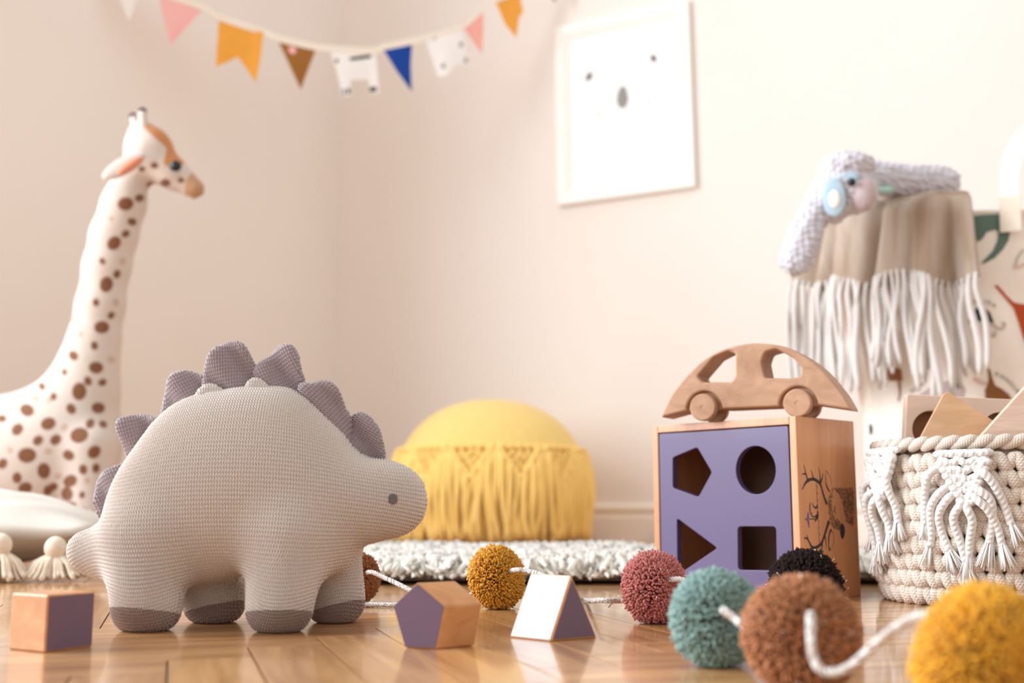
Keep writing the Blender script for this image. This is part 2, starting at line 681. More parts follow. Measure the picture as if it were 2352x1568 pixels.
M['cream_plush'] = plain('cream_plush', (208, 195, 186), 0.9, 0.02, 60, 0.2, 500, sheen=0.3)
M['orange_plush'] = plain('salmon_plush', (214, 136, 104), 0.9, 0.03, 60, 0.2, 500, sheen=0.2)
M['bead_black'] = plain('black_glass_bead', (16, 14, 16), 0.15, 0.02, 50)
M['linen'] = plain('ivory_linen', (204, 195, 184), 0.9, 0.03, 200, 0.3, 900, sheen=0.2)
M['tassel'] = plain('ivory_tassel_yarn', (226, 210, 190), 0.9, 0.08, 200, 0.2, 900)
M['rug'] = yarn('white_wool_pile', (253, 249, 241), 0.02)
_m = M['rug']; _nt = _m.node_tree
_tr = _nt.nodes.new('ShaderNodeBsdfTranslucent'); _tr.inputs['Color'].default_value = (0.98, 0.96, 0.92, 1)
_mx = _nt.nodes.new('ShaderNodeMixShader'); _mx.inputs[0].default_value = 0.5
_nt.links.new(_nt.nodes['Principled BSDF'].outputs[0], _mx.inputs[1]); _nt.links.new(_tr.outputs[0], _mx.inputs[2])
_nt.links.new(_mx.outputs[0], _nt.nodes['Material Output'].inputs['Surface'])
M['rug_back'] = plain('wool_backing', (240, 228, 208), 0.95, 0.06, 60)
M['pouf'] = plain('yellow_knit_cotton', (242, 209, 126), 0.9, 0.05, 120, 0.5, 260, sheen=0.2)
M['pouf_cord'] = rope('yellow_cotton_cord', (255, 219, 130), 1.0, 1.2, 0.3)
M['flag_white'] = plain('white_felt', (244, 240, 238), 0.95, 0.02, 40)
M['flag_pink'] = plain('pink_felt', (246, 186, 182), 0.95, 0.02, 40)
M['flag_salmon'] = plain('salmon_pink_felt', (240, 172, 158), 0.95, 0.02, 40)
M['flag_orange'] = plain('ochre_felt', (238, 166, 66), 0.95, 0.03, 40)
M['flag_brown'] = plain('brown_felt', (156, 102, 44), 0.95, 0.03, 40)
M['flag_blue'] = plain('royal_blue_felt', (8, 64, 156), 0.95, 0.03, 40)
M['ribbon'] = plain('cream_tape', (240, 230, 216), 0.95, 0.02, 40)
M['print_grey'] = plain('grey_print', (150, 148, 146), 0.8, 0.02, 40)
M['print_black'] = plain('black_print', (52, 48, 46), 0.8, 0.02, 40)
M['print_blush'] = plain('blush_print', (252, 234, 234), 0.8, 0.01, 40)
M['frame'] = plain('white_lacquered_frame', (248, 246, 242), 0.4, 0.01, 20)
M['paper'] = plain('white_paper', (252, 252, 253), 0.7, 0.005, 20)
M['bagcloth'] = plain('cream_canvas', (246, 237, 227), 0.9, 0.02, 60, 0.15, 700)
M['webbing'] = plain('white_webbing', (246, 244, 240), 0.85, 0.02, 60, 0.2, 500)
M['webbing_end'] = plain('cream_webbing_end', (240, 230, 214), 0.85, 0.02, 60)
M['p_green'] = plain('grey_green_print', (96, 122, 110), 0.85, 0.03, 40)
M['p_navy'] = plain('navy_print', (18, 40, 58), 0.85, 0.05, 40)
M['p_stone'] = plain('stone_print', (196, 184, 170), 0.85, 0.03, 40)
M['p_rust'] = plain('rust_orange_print', (184, 76, 34), 0.85, 0.04, 40)
M['p_brown'] = plain('brown_print', (134, 86, 42), 0.85, 0.04, 40)
M['p_tan'] = plain('chestnut_print', (150, 96, 62), 0.85, 0.04, 40)
M['p_mauve'] = plain('greyish_mauve_print', (192, 174, 174), 0.85, 0.04, 40)
M['p_dim'] = plain('dark_grey_print', (110, 100, 98), 0.85, 0.04, 40)
M['p_blush'] = plain('blush_canvas_print', (222, 190, 180), 0.85, 0.04, 40)
M['blanket'] = wood('beige_mohair', (138, 106, 74), (190, 175, 162), 0.95, (13, 13, 3.2), bump=0.3)
M['fringe'] = plain('ivory_mohair_fringe', (216, 209, 204), 0.95, 0.03, 80, 0.3, 400, sheen=0.3)
M['fur'] = plain('lavender_white_fur', (206, 203, 212), 0.95, 0.06, 70, 0.9, 160, sheen=0.5)
M['fur_mauve'] = plain('mauve_fur', (196, 178, 180), 0.95, 0.05, 70, 0.6, 160, sheen=0.3)
M['blue_felt'] = plain('pale_blue_felt', (176, 202, 216), 0.9, 0.05, 80)
M['mint_felt'] = plain('mint_felt', (176, 214, 204), 0.9, 0.05, 80)
M['crochet'] = rope('beige_crochet_cord', (222, 210, 198), 1.5, 2.4, 0.4, dots=True, rgb2=(188, 166, 148))
M['macrame'] = rope('white_macrame_cord', (226, 222, 219), 1.0, 2.2, 0.35)
M['fray'] = plain('white_cotton_fibre', (232, 229, 226), 0.9, 0.01, 60)
M['cord'] = rope('white_twisted_cord', (244, 238, 232), 1.0, 1.5, 0.9)
M['pp_brown'] = yarn('brown_yarn', (160, 98, 52), 0.25)
M['pp_mustard'] = yarn('mustard_yarn', (216, 154, 40), 0.22)
M['pp_rose'] = yarn('dusty_rose_yarn', (204, 124, 118), 0.22)
M['pp_teal'] = yarn('sea_green_yarn', (144, 174, 168), 0.22)
M['pp_black'] = yarn('black_brown_yarn', (42, 29, 27), 0.3, sheen=0.02)
M['pp_tan'] = yarn('cinnamon_yarn', (182, 122, 80), 0.22)
M['pp_yellow'] = yarn('golden_yellow_yarn', (236, 176, 48), 0.18)
M['tinsel'] = plain('silver_tinsel', (240, 232, 220), 0.2, 0.02, 50, metal=1.0)

# ------------------------------------------------------------------ room shell
WR = np.array([0.899, -0.438, 0.0]); WR /= np.linalg.norm(WR)      # along the right wall, towards the right
WN = np.array([WR[1], -WR[0], 0.0])                                # right wall's normal, into the room
WL = WN.copy()                                                     # along the left wall, towards the camera
P_R = onfloor(1430, 1240)
_c = (765 - CX) / FPX / math.cos(PITCH) * 1.0
# corner: where the right wall meets image column 765
_t = (_c * 1.0)
def wall_at_px(px):
    u = (px - CX) / FPX * math.cos(PITCH)      # X/Y close to the horizon
    # P_R + t*WR, X = u*Y
    t = (u * P_R[1] - P_R[0]) / (WR[0] - u * WR[1])
    return P_R + t * WR
CORNER = wall_at_px(765)
WALLH = 2.9

def wall(name, p0, d, n, length):
    c = p0 + d * length / 2 - n * 0.06 + np.array([0, 0, WALLH / 2 - 0.02])
    V, F = boxm(c, (length / 2, 0.06, WALLH / 2), basis(d, (0, 0, 1)))
    o = mk(name, V, F, M['wall'], smooth=False)
    o['kind'] = 'structure'
    return o
wall('wall_right', CORNER - WR * 0.12, WR, WN, 3.2)
wall('wall_left', CORNER, WL, WR, 1.5)

def baseboard(name, p0, d, n, length):
    prof = [(0, 0), (0.016, 0), (0.016, 0.060), (0.012, 0.066), (0.010, 0.0705), (0.013, 0.0735), (0.0175, 0.079), (0.0175, 0.089), (0.012, 0.0945), (0.0, 0.096)]
    V, F = [], []
    m = len(prof)
    for e in (0, length):
        for a, z in prof:
            V.append(p0 + d * e + n * a + np.array([0, 0, z - 0.002]))
    for i in range(m):
        j = (i + 1) % m
        F.append([i, j, j + m, i + m])
    F += [list(range(m)), list(range(m, 2 * m))[::-1]]
    bm = bmesh.new()
    vs = [bm.verts.new(v) for v in V]
    for f in F:
        bm.faces.new([vs[i] for i in f])
    bmesh.ops.recalc_face_normals(bm, faces=bm.faces)
    F = [[v.index for v in f.verts] for f in (bm.verts.index_update() or bm.faces)]
    bm.free()
    o = mk(name, V, F, M['trim'], smooth=False)
    o['kind'] = 'structure'
baseboard('baseboard_right', CORNER, WR, WN, 3.0)
baseboard('baseboard_left', CORNER, WL, WR, 1.5)

V, F = boxm((0, 1.2, -0.0325), (3.2, 3.2, 0.03))
floor = mk('floor', V, F, M['subfloor'], smooth=False, kind='structure')
PW, PL = 0.047, 0.282
V, F = boxm((0, 0, -0.0025), (PL / 2 - 0.0005, PW / 2 - 0.0005, 0.0025), bev=0.0003)
plank_me = mesh_of('plank', V, F, M['parquet'], smooth=False)
fa = math.atan2(0.959, -0.284)
d1 = np.array([math.cos(fa), math.sin(fa)])
d2 = np.array([math.sin(fa), -math.cos(fa)])
o0 = np.array([0.013, 0.62])
count = 0
far_planks = []
for k in range(-80, 81):
    for j in range(-12, 13):
        for kind in (0, 1):
            if kind == 0:
                a, b = k * PW + j * PL + PL / 2, k * PW - j * PL + PW / 2
            else:
                a, b = k * PW + PL + j * PL + PW / 2, k * PW + PW - PL - j * PL + PL / 2
            p = o0 + d1 * a + d2 * b
            ang = math.atan2(d1[1], d1[0]) if kind == 0 else math.atan2(d2[1], d2[0])
            if not (0.22 < p[1] < 2.05 and abs(p[0]) < 0.4523 * p[1] + 0.25):
                q3 = np.array([p[0], p[1], 0]) - CORNER
                if q3 @ WR > -0.35 and q3 @ WL > -0.05 and p[1] > -1.2 and abs(p[0]) < 2.3:
                    far_planks.append((p[0], p[1], ang))
                continue
            o = bpy.data.objects.new('plank', plank_me)
            COL.objects.link(o)
            o.parent = floor
            o.location = (p[0], p[1], 0)
            o.rotation_euler = (0, 0, ang)
            count += 1
print('planks', count, len(far_planks))
pv = np.array([v.co[:] for v in plank_me.vertices]); pf = [list(f.vertices) for f in plank_me.polygons]
mb = MB()
for x_, y_, a_ in far_planks:
    c_, s_ = math.cos(a_), math.sin(a_)
    mb.add(np.stack([x_ + pv[:, 0] * c_ - pv[:, 1] * s_, y_ + pv[:, 0] * s_ + pv[:, 1] * c_, pv[:, 2]], 1), pf)
mb.make('outer_planks', M['parquet_far'], floor, smooth=False, kind='stuff')

# ------------------------------------------------------------------ plush dinosaur
DY = 0.84
def dpx(pts, Y=DY):
    return np.array([at(x, y, Y)[[0, 2]] for x, y in pts])

KU, KV, KA = 0.0020, 0.0031, 0.0015
def knit_height(u, v):
    """Purl-like stitches: leaning strands in columns with a gap on either side of each loop."""
    p = v / KV
    a = u / KU + 0.20 * np.sin(2 * np.pi * p)
    b = (0.5 - 0.5 * np.cos(2 * np.pi * a)) ** 1.4
    c2 = np.cos(np.pi * p) ** 2
    return 1.0 - b * (0.30 + 0.70 * np.maximum(c2, 0.55 * (1 - c2) ** 3)) - 0.12 * c2

dino_c = at(560, 1165, DY)
dino = thing('plush_dinosaur', 'large knitted beige plush stegosaurus with taupe back plates standing on the parquet', 'plush toy', (dino_c[0], DY, 0))

outline = crom([(167, 1262), (171, 1246), (190, 1232), (220, 1219), (245, 1200), (255, 1160), (270, 1115), (294, 1070), (325, 1025), (360, 978), (398, 940), (442, 916),
                (490, 905), (540, 898), (590, 893), (640, 894), (685, 903), (722, 930), (757, 966), (790, 1002), (816, 1037), (846, 1056), (880, 1059), (912, 1065),
                (946, 1081), (968, 1106), (978, 1142), (974, 1178), (958, 1206), (928, 1225), (893, 1234), (858, 1240), (832, 1250), (812, 1275), (790, 1305), (740, 1318),
                (690, 1316), (640, 1310), (570, 1314), (520, 1325), (470, 1330), (420, 1325), (350, 1335), (290, 1338), (252, 1332), (232, 1322), (204, 1305), (182, 1286)], 5, True)
poly = dpx(outline)
h = 0.0031
lo = (poly[:, 0].min() - 0.012, DY - 0.085, -0.006)
hi = (poly[:, 0].max() + 0.012, DY + 0.085, poly[:, 1].max() + 0.012)
org, G = grid3(lo, hi, h)
gx, gz = G[0][:, 0, 0], G[2][0, 0, :]
T2 = inflate(poly, gx, gz, 1.42)
T2 = np.minimum(T2, 0.0)+np.where(T2 > 0, T2 / (1 + T2 / 0.0125), 0)
body = norm_field((G[1] - DY) ** 2 - T2[:, None, :], h)

def leg(px_t, py_t, px_b, Yt, Yb, rt, rb):
    t = at(px_t, py_t, Yt)
    b = at(px_b, 1400, Yb)
    b[2] = rb * 0.80
    c = sd_capsule(G, t, b, rt, rb)
    return smax(c, 0.0006 - G[2], 0.004)
YN, YF = 0.800, 0.884
legs = [leg(338, 1240, 337, 0.815, YN + 0.012, pxlen(86, 0.81), pxlen(77, 0.81)),
        leg(662, 1240, 642, 0.815, YN + 0.006, pxlen(90, 0.81), pxlen(73, 0.81)),
        leg(440, 1290, 492, 0.868, YF - 0.014, pxlen(72, 0.87), pxlen(69, 0.87)),
        leg(752, 1265, 770, 0.868, YF - 0.014, pxlen(74, 0.87), pxlen(64, 0.87))]
f = body
body = smin(body, sd_capsule(G, at(206, 1266, DY), at(285, 1262, DY), pxlen(38, DY), pxlen(66, DY)), 0.012)
f = body
nf = smin(legs[0], legs[1], 0.012)
ff = smin(legs[2], legs[3], 0.012)
f = smin(f, nf, 0.020)
f = smin(f, ff, 0.014)
V, F = surface_nets(f, org, h)
V = relax(V, F, 5)
# front depth map for measuring along the surface
ny = G[1].shape[1]
neg = f < 0
first = np.argmax(neg, axis=1)
has = neg.any(axis=1)
fm = np.where(has, G[1][0, :, 0][first], DY)
for i in range(12):
    fm2 = 0.25 * (np.roll(fm, 1, 0) + np.roll(fm, -1, 0) + np.roll(fm, 1, 1) + np.roll(fm, -1, 1))
    fm = np.where(has, fm2, DY)
sx = np.clip(np.gradient(fm, h, axis=0), -1.6, 1.6)
sz = np.clip(np.gradient(fm, h, axis=1), -1.6, 1.6)
Um = np.cumsum(np.sqrt(1 + sx ** 2), axis=0) * h
Vm = np.cumsum(np.sqrt(1 + sz ** 2), axis=1) * h
i0, k0 = len(gx) // 2, int(0.10 / h)
Um = Um - Um[i0:i0 + 1, :]
Vm = Vm - Vm[:, k0:k0 + 1]
for i in range(20):
    for A in (Um, Vm):
        A[1:-1, 1:-1] = 0.25 * (A[:-2, 1:-1] + A[2:, 1:-1] + A[1:-1, :-2] + A[1:-1, 2:])
def bil(A, x, z):
    fx = np.clip((x - gx[0]) / h, 0, len(gx) - 1.001); fz = np.clip((z - gz[0]) / h, 0, len(gz) - 1.001)
    i, k = fx.astype(int), fz.astype(int)
    a, b = fx - i, fz - k
    return (A[i, k] * (1 - a) * (1 - b) + A[i + 1, k] * a * (1 - b) + A[i, k + 1] * (1 - a) * b + A[i + 1, k + 1] * a * b)
# faces turned away from the picture need no stitch-level mesh: split them off and refine them less
fcn = V[F]
fnr = np.cross(fcn[:, 1] - fcn[:, 0], fcn[:, 2] - fcn[:, 0]); fnr /= np.linalg.norm(fnr, axis=1)[:, None] + 1e-12
away = (fnr[:, 1] > 0.38) & (fcn.mean(1)[:, 1] > DY)
HV, HF, HN = subdivide(V, F, 3)
hsrc = np.repeat(np.arange(len(F)), 64)
# match refined faces to their coarse face by nearest centre ordering (subdivision keeps face order)
LV, LF, LN = subdivide(V, F, 1)
lsrc = np.repeat(np.arange(len(F)), 4)
near_edge = np.zeros(len(V), bool); near_edge[F[~away].ravel()] = True
low = away[lsrc] | (near_edge[F].any(1) & away)[lsrc]
def cut(V_, F_, N_, keep):
    f_ = F_[keep]; used = np.unique(f_); mp = np.zeros(len(V_), int); mp[used] = np.arange(len(used))
    return V_[used], mp[f_], N_[used]
hv, hf, hn = cut(HV, HF, HN, ~away[hsrc])
lv, lf, ln_ = cut(LV, LF, LN, low)
if not np.allclose(HV[HF].mean(1).reshape(len(F), 64, 3).mean(1), V[F].mean(1), atol=0.004):
    print('face order differs: keeping the whole fine mesh')
    hv, hf, hn = HV, HF, HN
    lv, lf, ln_ = LV[:0], LF[:0], LN[:0]
DV = np.concatenate([hv, lv]); DF = np.concatenate([hf, lf + len(hv)]); DN = np.concatenate([hn, ln_])
u = bil(Um, DV[:, 0], DV[:, 2])
v = bil(Vm, DV[:, 0], DV[:, 2]) + 0.9 * (DV[:, 0] - dino_c[0]) ** 2
back = DV[:, 1] > DY + 0.075
KD = knit_height(u, v)
KD[len(hv):] = 0.72
DV2 = DV + DN * (KD * KA)[:, None]
DV2[:, 2] = np.maximum(DV2[:, 2], 0.0004)
# soles: the bottom of each foot, a mesh of its own
fc = DV[DF].mean(1)
feet = [(337, 0.812), (642, 0.806), (492, 0.870), (770, 0.870)]
sole_id = np.full(len(DF), -1)
for i, (px, Y) in enumerate(feet):
    fx = at(px, 1400, Y)[0]
    tilt = (0.08, -0.02, -0.22, -0.25)[i]
    zs = (0.0135, 0.0130, 0.0105, 0.011)[i] - tilt * (fc[:, 0] - fx) - 0.16 * (fc[:, 1] - Y)
    sel = (fc[:, 2] < zs) & (np.hypot(fc[:, 0] - fx, fc[:, 1] - Y) < 0.034)
    sole_id[sel] = i
def submesh(V, F):
    used = np.unique(F)
    mp = np.zeros(len(V), int); mp[used] = np.arange(len(used))
    return V[used], mp[F]
v_, f_ = submesh(DV2, DF[sole_id < 0])
mk('body', v_, f_, M['knit'], dino)
for i in range(4):
    v_, f_ = submesh(DV2 + DN * 0.0004, DF[sole_id == i])
    mk('sole', v_, f_, M['knit_sole'], dino)

def plate(name, pts, Y, mat, k, tmax, ang, wob=0.0, hh=0.0019):
    P = dpx(crom(pts, 4, True), Y)
    lo = (P[:, 0].min() - 0.006, Y - 0.022, P[:, 1].min() - 0.006)
    hi = (P[:, 0].max() + 0.006, Y + 0.022, P[:, 1].max() + 0.006)
    org, g = grid3(lo, hi, hh)
    x, z = g[0][:, 0, 0], g[2][0, 0, :]
    t2 = inflate(P, x, z, k, 900)
    t2 = np.where(t2 > 0, t2 / (1 + t2 / tmax ** 2), t2)
    y0 = Y + wob * (g[2] - lo[2]) + (0.0042 if tmax > 0.0062 else 0.001) * np.sin(g[0] * 190 + g[2] * 140 + ang * 4)
    fld = norm_field((g[1] - y0) ** 2 - t2[:, None, :], hh)
    V, F = surface_nets(fld, org, hh)
    V = relax(V, F, 4)
    V, F, Nn = subdivide(V, F, 2)
    c, s = math.cos(ang), math.sin(ang)
    uu = V[:, 0] * c + V[:, 2] * s
    vv = -V[:, 0] * s + V[:, 2] * c
    V = V + Nn * (knit_height(uu * 1.15, vv * 1.15) * KA * 0.85)[:, None]
    mk(name, V, F, mat, dino)
PLATES = [
    ([(244, 1207), (228, 1180), (216, 1150), (214, 1122), (222, 1100), (250, 1078), (285, 1060), (305, 1072), (285, 1130), (262, 1185)], 0.5, 0.10),
    ([(290, 1068), (291, 1035), (281, 1000), (277, 972), (296, 960), (330, 957), (362, 962), (388, 972), (372, 1000), (340, 1040), (305, 1080)], 0.35, -0.12),
    ([(376, 968), (373, 925), (381, 890), (394, 862), (416, 851), (440, 855), (470, 868), (500, 885), (490, 912), (430, 945)], 0.6, 0.08),
    ([(468, 868), (480, 828), (505, 798), (538, 787), (562, 794), (578, 828), (590, 858), (580, 890), (525, 915), (472, 905)], 0.15, -0.06),
    ([(580, 858), (610, 822), (638, 798), (664, 792), (680, 808), (690, 850), (700, 890), (690, 920), (640, 910), (585, 892)], 0.5, 0.10),
    ([(690, 885), (718, 886), (738, 876), (762, 879), (781, 905), (792, 940), (808, 968), (800, 1020), (765, 990), (730, 955), (700, 920)], 0.9, -0.10),
    ([(798, 964), (812, 952), (838, 950), (864, 978), (878, 1015), (882, 1060), (860, 1066), (836, 1052), (808, 1030), (788, 1000)], 1.0, 0.10)]
for pts, ang, wob in PLATES:
    plate('back_plate', pts, DY + 0.003, M['knit_dark'], 1.4, 0.0068, ang, wob)
for pts, ang in [([(438, 945), (448, 915), (460, 890), (478, 880), (500, 890), (524, 915), (528, 940), (480, 950)], 0.1),
                 ([(546, 925), (560, 900), (569, 874), (583, 866), (602, 878), (626, 903), (632, 926), (585, 935)], 0.0),
                 ([(272, 1110), (281, 1080), (286, 1060), (304, 1046), (328, 1034), (340, 1055), (310, 1095)], 0.7)]:
    plate('side_plate', pts, DY - 0.012, M['knit'], 1.4, 0.006, ang, 0.12)

# embroidered eye: satin-stitch threads laid on the cheek
ec = at(896, 1146, DY - 0.04)
best = None
dd = (DV[:, 0] - ec[0]) ** 2 + (DV[:, 2] - ec[2]) ** 2 + np.where(DV[:, 1] > DY, 1, 0)
i = int(np.argmin(dd)); ep = DV[i] + DN[i] * 0.0009; en = DN[i]
R = basis(np.cross((0, 0, 1.0), en), (0, 0, 1.0))
mb = MB()
re = pxlen(11.5, DY)
for k in range(11):
    b = (k - 5) / 5.4
    hw = re * math.sqrt(1 - b * b)
    pts = [ep + R[:, 0] * (hw * t) + R[:, 2] * (re * b + 0.0001 * math.sin(k * 9 + t * 3)) + en * (0.0004 * (1 - t * t)) for t in np.linspace(-1, 1, 7)]
    mb.add(*tube(pts, 0.00042, 6))
mb.make('eye', M['thread_grey'], dino)

# ------------------------------------------------------------------ wooden blocks
def hull_block(name, pts, mat, parent, bev):
    bm = bmesh.new()
    vs = [bm.verts.new(p) for p in pts]
    r = bmesh.ops.convex_hull(bm, input=vs)
    bmesh.ops.dissolve_limit(bm, angle_limit=0.02, verts=bm.verts, edges=bm.edges)
    bmesh.ops.bevel(bm, geom=list(bm.edges), offset=bev, segments=3, profile=0.5, affect='EDGES')
    bmesh.ops.recalc_face_normals(bm, faces=bm.faces)
    bm.verts.index_update()
    V = [v.co[:] for v in bm.verts]
    F = [[v.index for v in f.verts] for f in bm.faces]
    bm.free()
    return mk(name, V, F, mat, parent, smooth=False)

def painted_face(name, poly, mat, parent, inset, th=0.00025):
    """Thin coat of colour on a planar polygon (3D points, counter-clockwise seen from outside)."""
    P = np.array(poly, float)
    c = P.mean(0)
    n = np.cross(P[1] - P[0], P[2] - P[1]); n /= np.linalg.norm(n)
    Q = []
    m = len(P)
    for i in range(m):
        e0 = P[i] - P[i - 1]; e1 = P[(i + 1) % m] - P[i]
        e0 /= np.linalg.norm(e0); e1 /= np.linalg.norm(e1)
        n0, n1 = np.cross(n, e0), np.cross(n, e1)
        b = (n0 + n1) / (1 + n0 @ n1)
        q = P[i] + b * inset
        r = inset * 0.9
        Q += [q - e0 * r, q - (e0 - e1) * 0.18 * r, q + e1 * r]
    Q = np.array(Q)
    k = len(Q)
    V = np.concatenate([Q + n * th, Q - n * 0.0004])
    F = [list(range(k))] + [[i, i + k, (i + 1) % k + k, (i + 1) % k] for i in range(k)]
    return mk(name, V, F, mat, parent, smooth=False)

# cube
a = onfloor(102, 1499); b = onfloor(214, 1485)
e1 = b - a; sz = 0.0342
e1 = e1 / np.linalg.norm(e1) * sz
e2 = np.array([-e1[1], e1[0], 0])
ztop = np.array([0, 0, 0.0335])
cube = thing('toy_block', 'small cube wood block with one mauve painted face beside the dinosaur tail', 'toy block', tuple((a + (e1 + e2) / 2)))
pts = [a + i * e1 + j * e2 + k * ztop for i in (0, 1) for j in (0, 1) for k in (0, 1)]
hull_block('block_body', pts, M['beech'], cube, 0.0013)
painted_face('painted_face', [a, a + e1, a + e1 + ztop, a + ztop], M['mauve'], cube, 0.0011)

# pentagonal prism: front face stands in the vertical plane through its base edge
a = onfloor(929, 1488); b = onfloor(1003, 1491); c = onfloor(1090, 1483)
n = np.cross(b - a, (0, 0, 1.0)); n /= np.linalg.norm(n)
front = [a, b] + [onplane(x, y, a, n) for x, y in ((1023, 1391), (958.5, 1336), (901, 1390))]
dep = c - b; dep[2] = 0
pent = thing('toy_block', 'pentagonal prism wood block with mauve end face, in front of the mustard pompom', 'toy block', tuple((a + b + dep) / 2 * np.array([1, 1, 0])))
hull_block('block_body', front + [p + dep for p in front], M['beech'], pent, 0.0013)
painted_face('painted_face', front, M['mauve'], pent, 0.0008)

# triangular prism
a = onfloor(1169.5, 1463); b = onfloor(1265, 1473); c = onfloor(1372, 1464)
n = np.cross(c - b, (0, 0, 1.0)); n /= np.linalg.norm(n)
top = onplane(1313.5, 1320, b, n)
dep = a - b
tri = thing('toy_block', 'triangular prism wood block with mauve end face and pale sloping side', 'toy block', tuple((a + c) / 2 * np.array([1, 1, 0])))
end = [b, c, top]
hull_block('block_body', end + [p + dep for p in end], M['beech'], tri, 0.0011)
painted_face('painted_face', end, M['mauve'], tri, 0.0012)
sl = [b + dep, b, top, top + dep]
painted_face('white_face', sl, M['white_side'], tri, 0.0012)['label'] = 'white sloping face'  # thin white layer over the sloping side

# ------------------------------------------------------------------ shape sorting box
BC = onfloor(1843, 1381)                       # nearest bottom corner
fdir = np.array([-math.sin(math.radians(41.6)), math.cos(math.radians(41.6)), 0])   # along the front panel, away from the corner
sdir = np.array([fdir[1], -fdir[0], 0])                                             # along the printed side, away
BWd, BDp = 0.1775, 0.0985
BH = onplane(1834, 955, BC, (0, 1, 0))[2]
BT = 0.0075
box = thing('shape_sorter', 'beech shape sorting box with purple front panel and four cut-out holes', 'toy box', tuple(BC + fdir * BWd / 2 + sdir * BDp / 2))
def bpt(f, s, z):
    return BC + fdir * f + sdir * s + np.array([0, 0, z])
Rb = np.stack([fdir, sdir, np.array([0, 0, 1.0])], axis=1)
def bboard(name, f0, f1, s0, s1, z0, z1, bev=0.0008, mat=None):
    V, F = boxm(bpt((f0 + f1) / 2, (s0 + s1) / 2, (z0 + z1) / 2), ((f1 - f0) / 2, (s1 - s0) / 2, (z1 - z0) / 2), Rb, bev)
    bm = bmesh.new()
    vs = [bm.verts.new(v) for v in V]
    for f in F:
        bm.faces.new([vs[i] for i in f])
    bmesh.ops.recalc_face_normals(bm, faces=bm.faces)
    bm.verts.index_update()
    F = [[v.index for v in f.verts] for f in bm.faces]
    bm.free()
    return mk(name, V, F, mat or M['beech_box'], box, smooth=False)
bboard('side_board', 0, BT, 0, BDp, 0, BH, 0.0008, wood('beech_side_lightened', (200, 138, 94), (216, 158, 112), 0.38, (70, 70, 7), coat=0.2, bump=0.02))  # extra brightness in the colour, as this side faces away from the window
bboard('side_board', BWd - BT, BWd, 0, BDp, 0, BH)
bboard('top_board', BT, BWd - BT, 0, BDp, BH - BT, BH)
bboard('bottom_board', BT, BWd - BT, 0, BDp, 0, BT)
bboard('back_board', BT, BWd - BT, BDp - 0.006, BDp - 0.001, BT, BH - BT, 0.0008, plain('dark_brown_back', (84, 50, 30), 0.7, 0.1, 60))  # darker brown than the other boards, so the holes look dark inside
# purple panel: local x runs from the left end to the nearest corner
PWd, PHt = BWd - 2 * BT - 0.0026, BH - 2 * BT - 0.0022
nfr = -sdir
p0 = bpt(0, 0.001, 0)
def panel_xy(px, py):
    q = onplane(px, py, p0, nfr) - BC
    return (BWd / 2 - q @ fdir, q[2] - BH / 2)
def rounded(pts, r, n=5):
    P = [np.array(p, float) for p in pts]
    out = []
    m = len(P)
    for i in range(m):
        p, a, b = P[i], P[i - 1], P[(i + 1) % m]
        da, db = (a - p) / np.linalg.norm(a - p), (b - p) / np.linalg.norm(b - p)
        for t in np.linspace(0, 1, n):
            out.append(tuple((p + da * r) * (1 - t) ** 2 + 2 * p * t * (1 - t) + (p + db * r) * t ** 2))
    return out
hx, hy = PWd / 2, PHt / 2
outer = rounded([(-hx, -hy), (hx, -hy), (hx, hy), (-hx, hy)], 0.002, 3)
zz = lambda x, y: panel_xy(1460 + x / 2.375, 760 + y / 2.375)
pentagon = rounded([zz(205, 690), zz(338, 634), zz(418, 770), zz(345, 905), zz(206, 855)][::-1], 0.0028)
c1 = [zz(545, 757), zz(772, 757), zz(658, 627), zz(658, 890)]
cc = ((c1[0][0] + c1[1][0]) / 2, (c1[2][1] + c1[3][1]) / 2)
cr_ = (c1[2][1] - c1[3][1]) / 2
circle = [(cc[0] + cr_ * math.cos(t), cc[1] + cr_ * math.sin(t)) for t in np.linspace(0, 2 * math.pi, 48, endpoint=False)]
triangle = rounded([zz(228, 1020), zz(448, 1183), zz(232, 1330)][::-1], 0.0036)
square = rounded([zz(560, 1066), zz(768, 1066), zz(772, 1305), zz(562, 1302)][::-1], 0.004)
V, F = curve_solid(outer, [pentagon, circle, triangle, square], 0.0028, 0.0007, 2)
V = np.array([bpt(BWd / 2 - v[0], 0.0036 - v[2], BH / 2 + v[1]) for v in V])
mk('front_panel', V, F, M['purple'], box, smooth=False, label='purple front panel with pentagon, circle, triangle and square holes')

# deer drawing on the side board: printed strokes, measured on the board itself
sn = -fdir
sp0 = bpt(-0.00002, 0, 0)
def side(zx, zy):
    return onplane(1820 + zx / 6.033, 1040 + zy / 6.033, sp0, sn)
def stroke(mb, pts, w, n=4, taper=True):
    P = np.array([side(*p) for p in crom(pts, n)])
    W = np.array(w if not np.isscalar(w) else [w, w], float)
    W = np.interp(np.linspace(0, 1, len(P)), np.linspace(0, 1, len(W)), W) * 0.000092
    T = np.gradient(P, axis=0); T /= np.linalg.norm(T, axis=1)[:, None] + 1e-9
    B = np.cross(sn, T)
    A = np.concatenate([P + B * W[:, None] / 2, P - B * W[:, None] / 2]) + sn * 0.00012
    m = len(P)
    F = [[i, i + 1, m + i + 1, m + i] for i in range(m - 1)]
    mb.add(A, F)
def patch(mb, pts, n=1):
    P = np.array([side(*p) for p in (crom(pts, 4, True) if n else pts)]) + sn * 0.00013
    mb.add(P, [list(range(len(P)))])
mb = MB()
stroke(mb, [(135, 510), (165, 440), (210, 385), (270, 362), (330, 378), (385, 430), (410, 510), (440, 610), (478, 712)], [8, 22, 34, 30, 34, 30, 24, 28, 40])
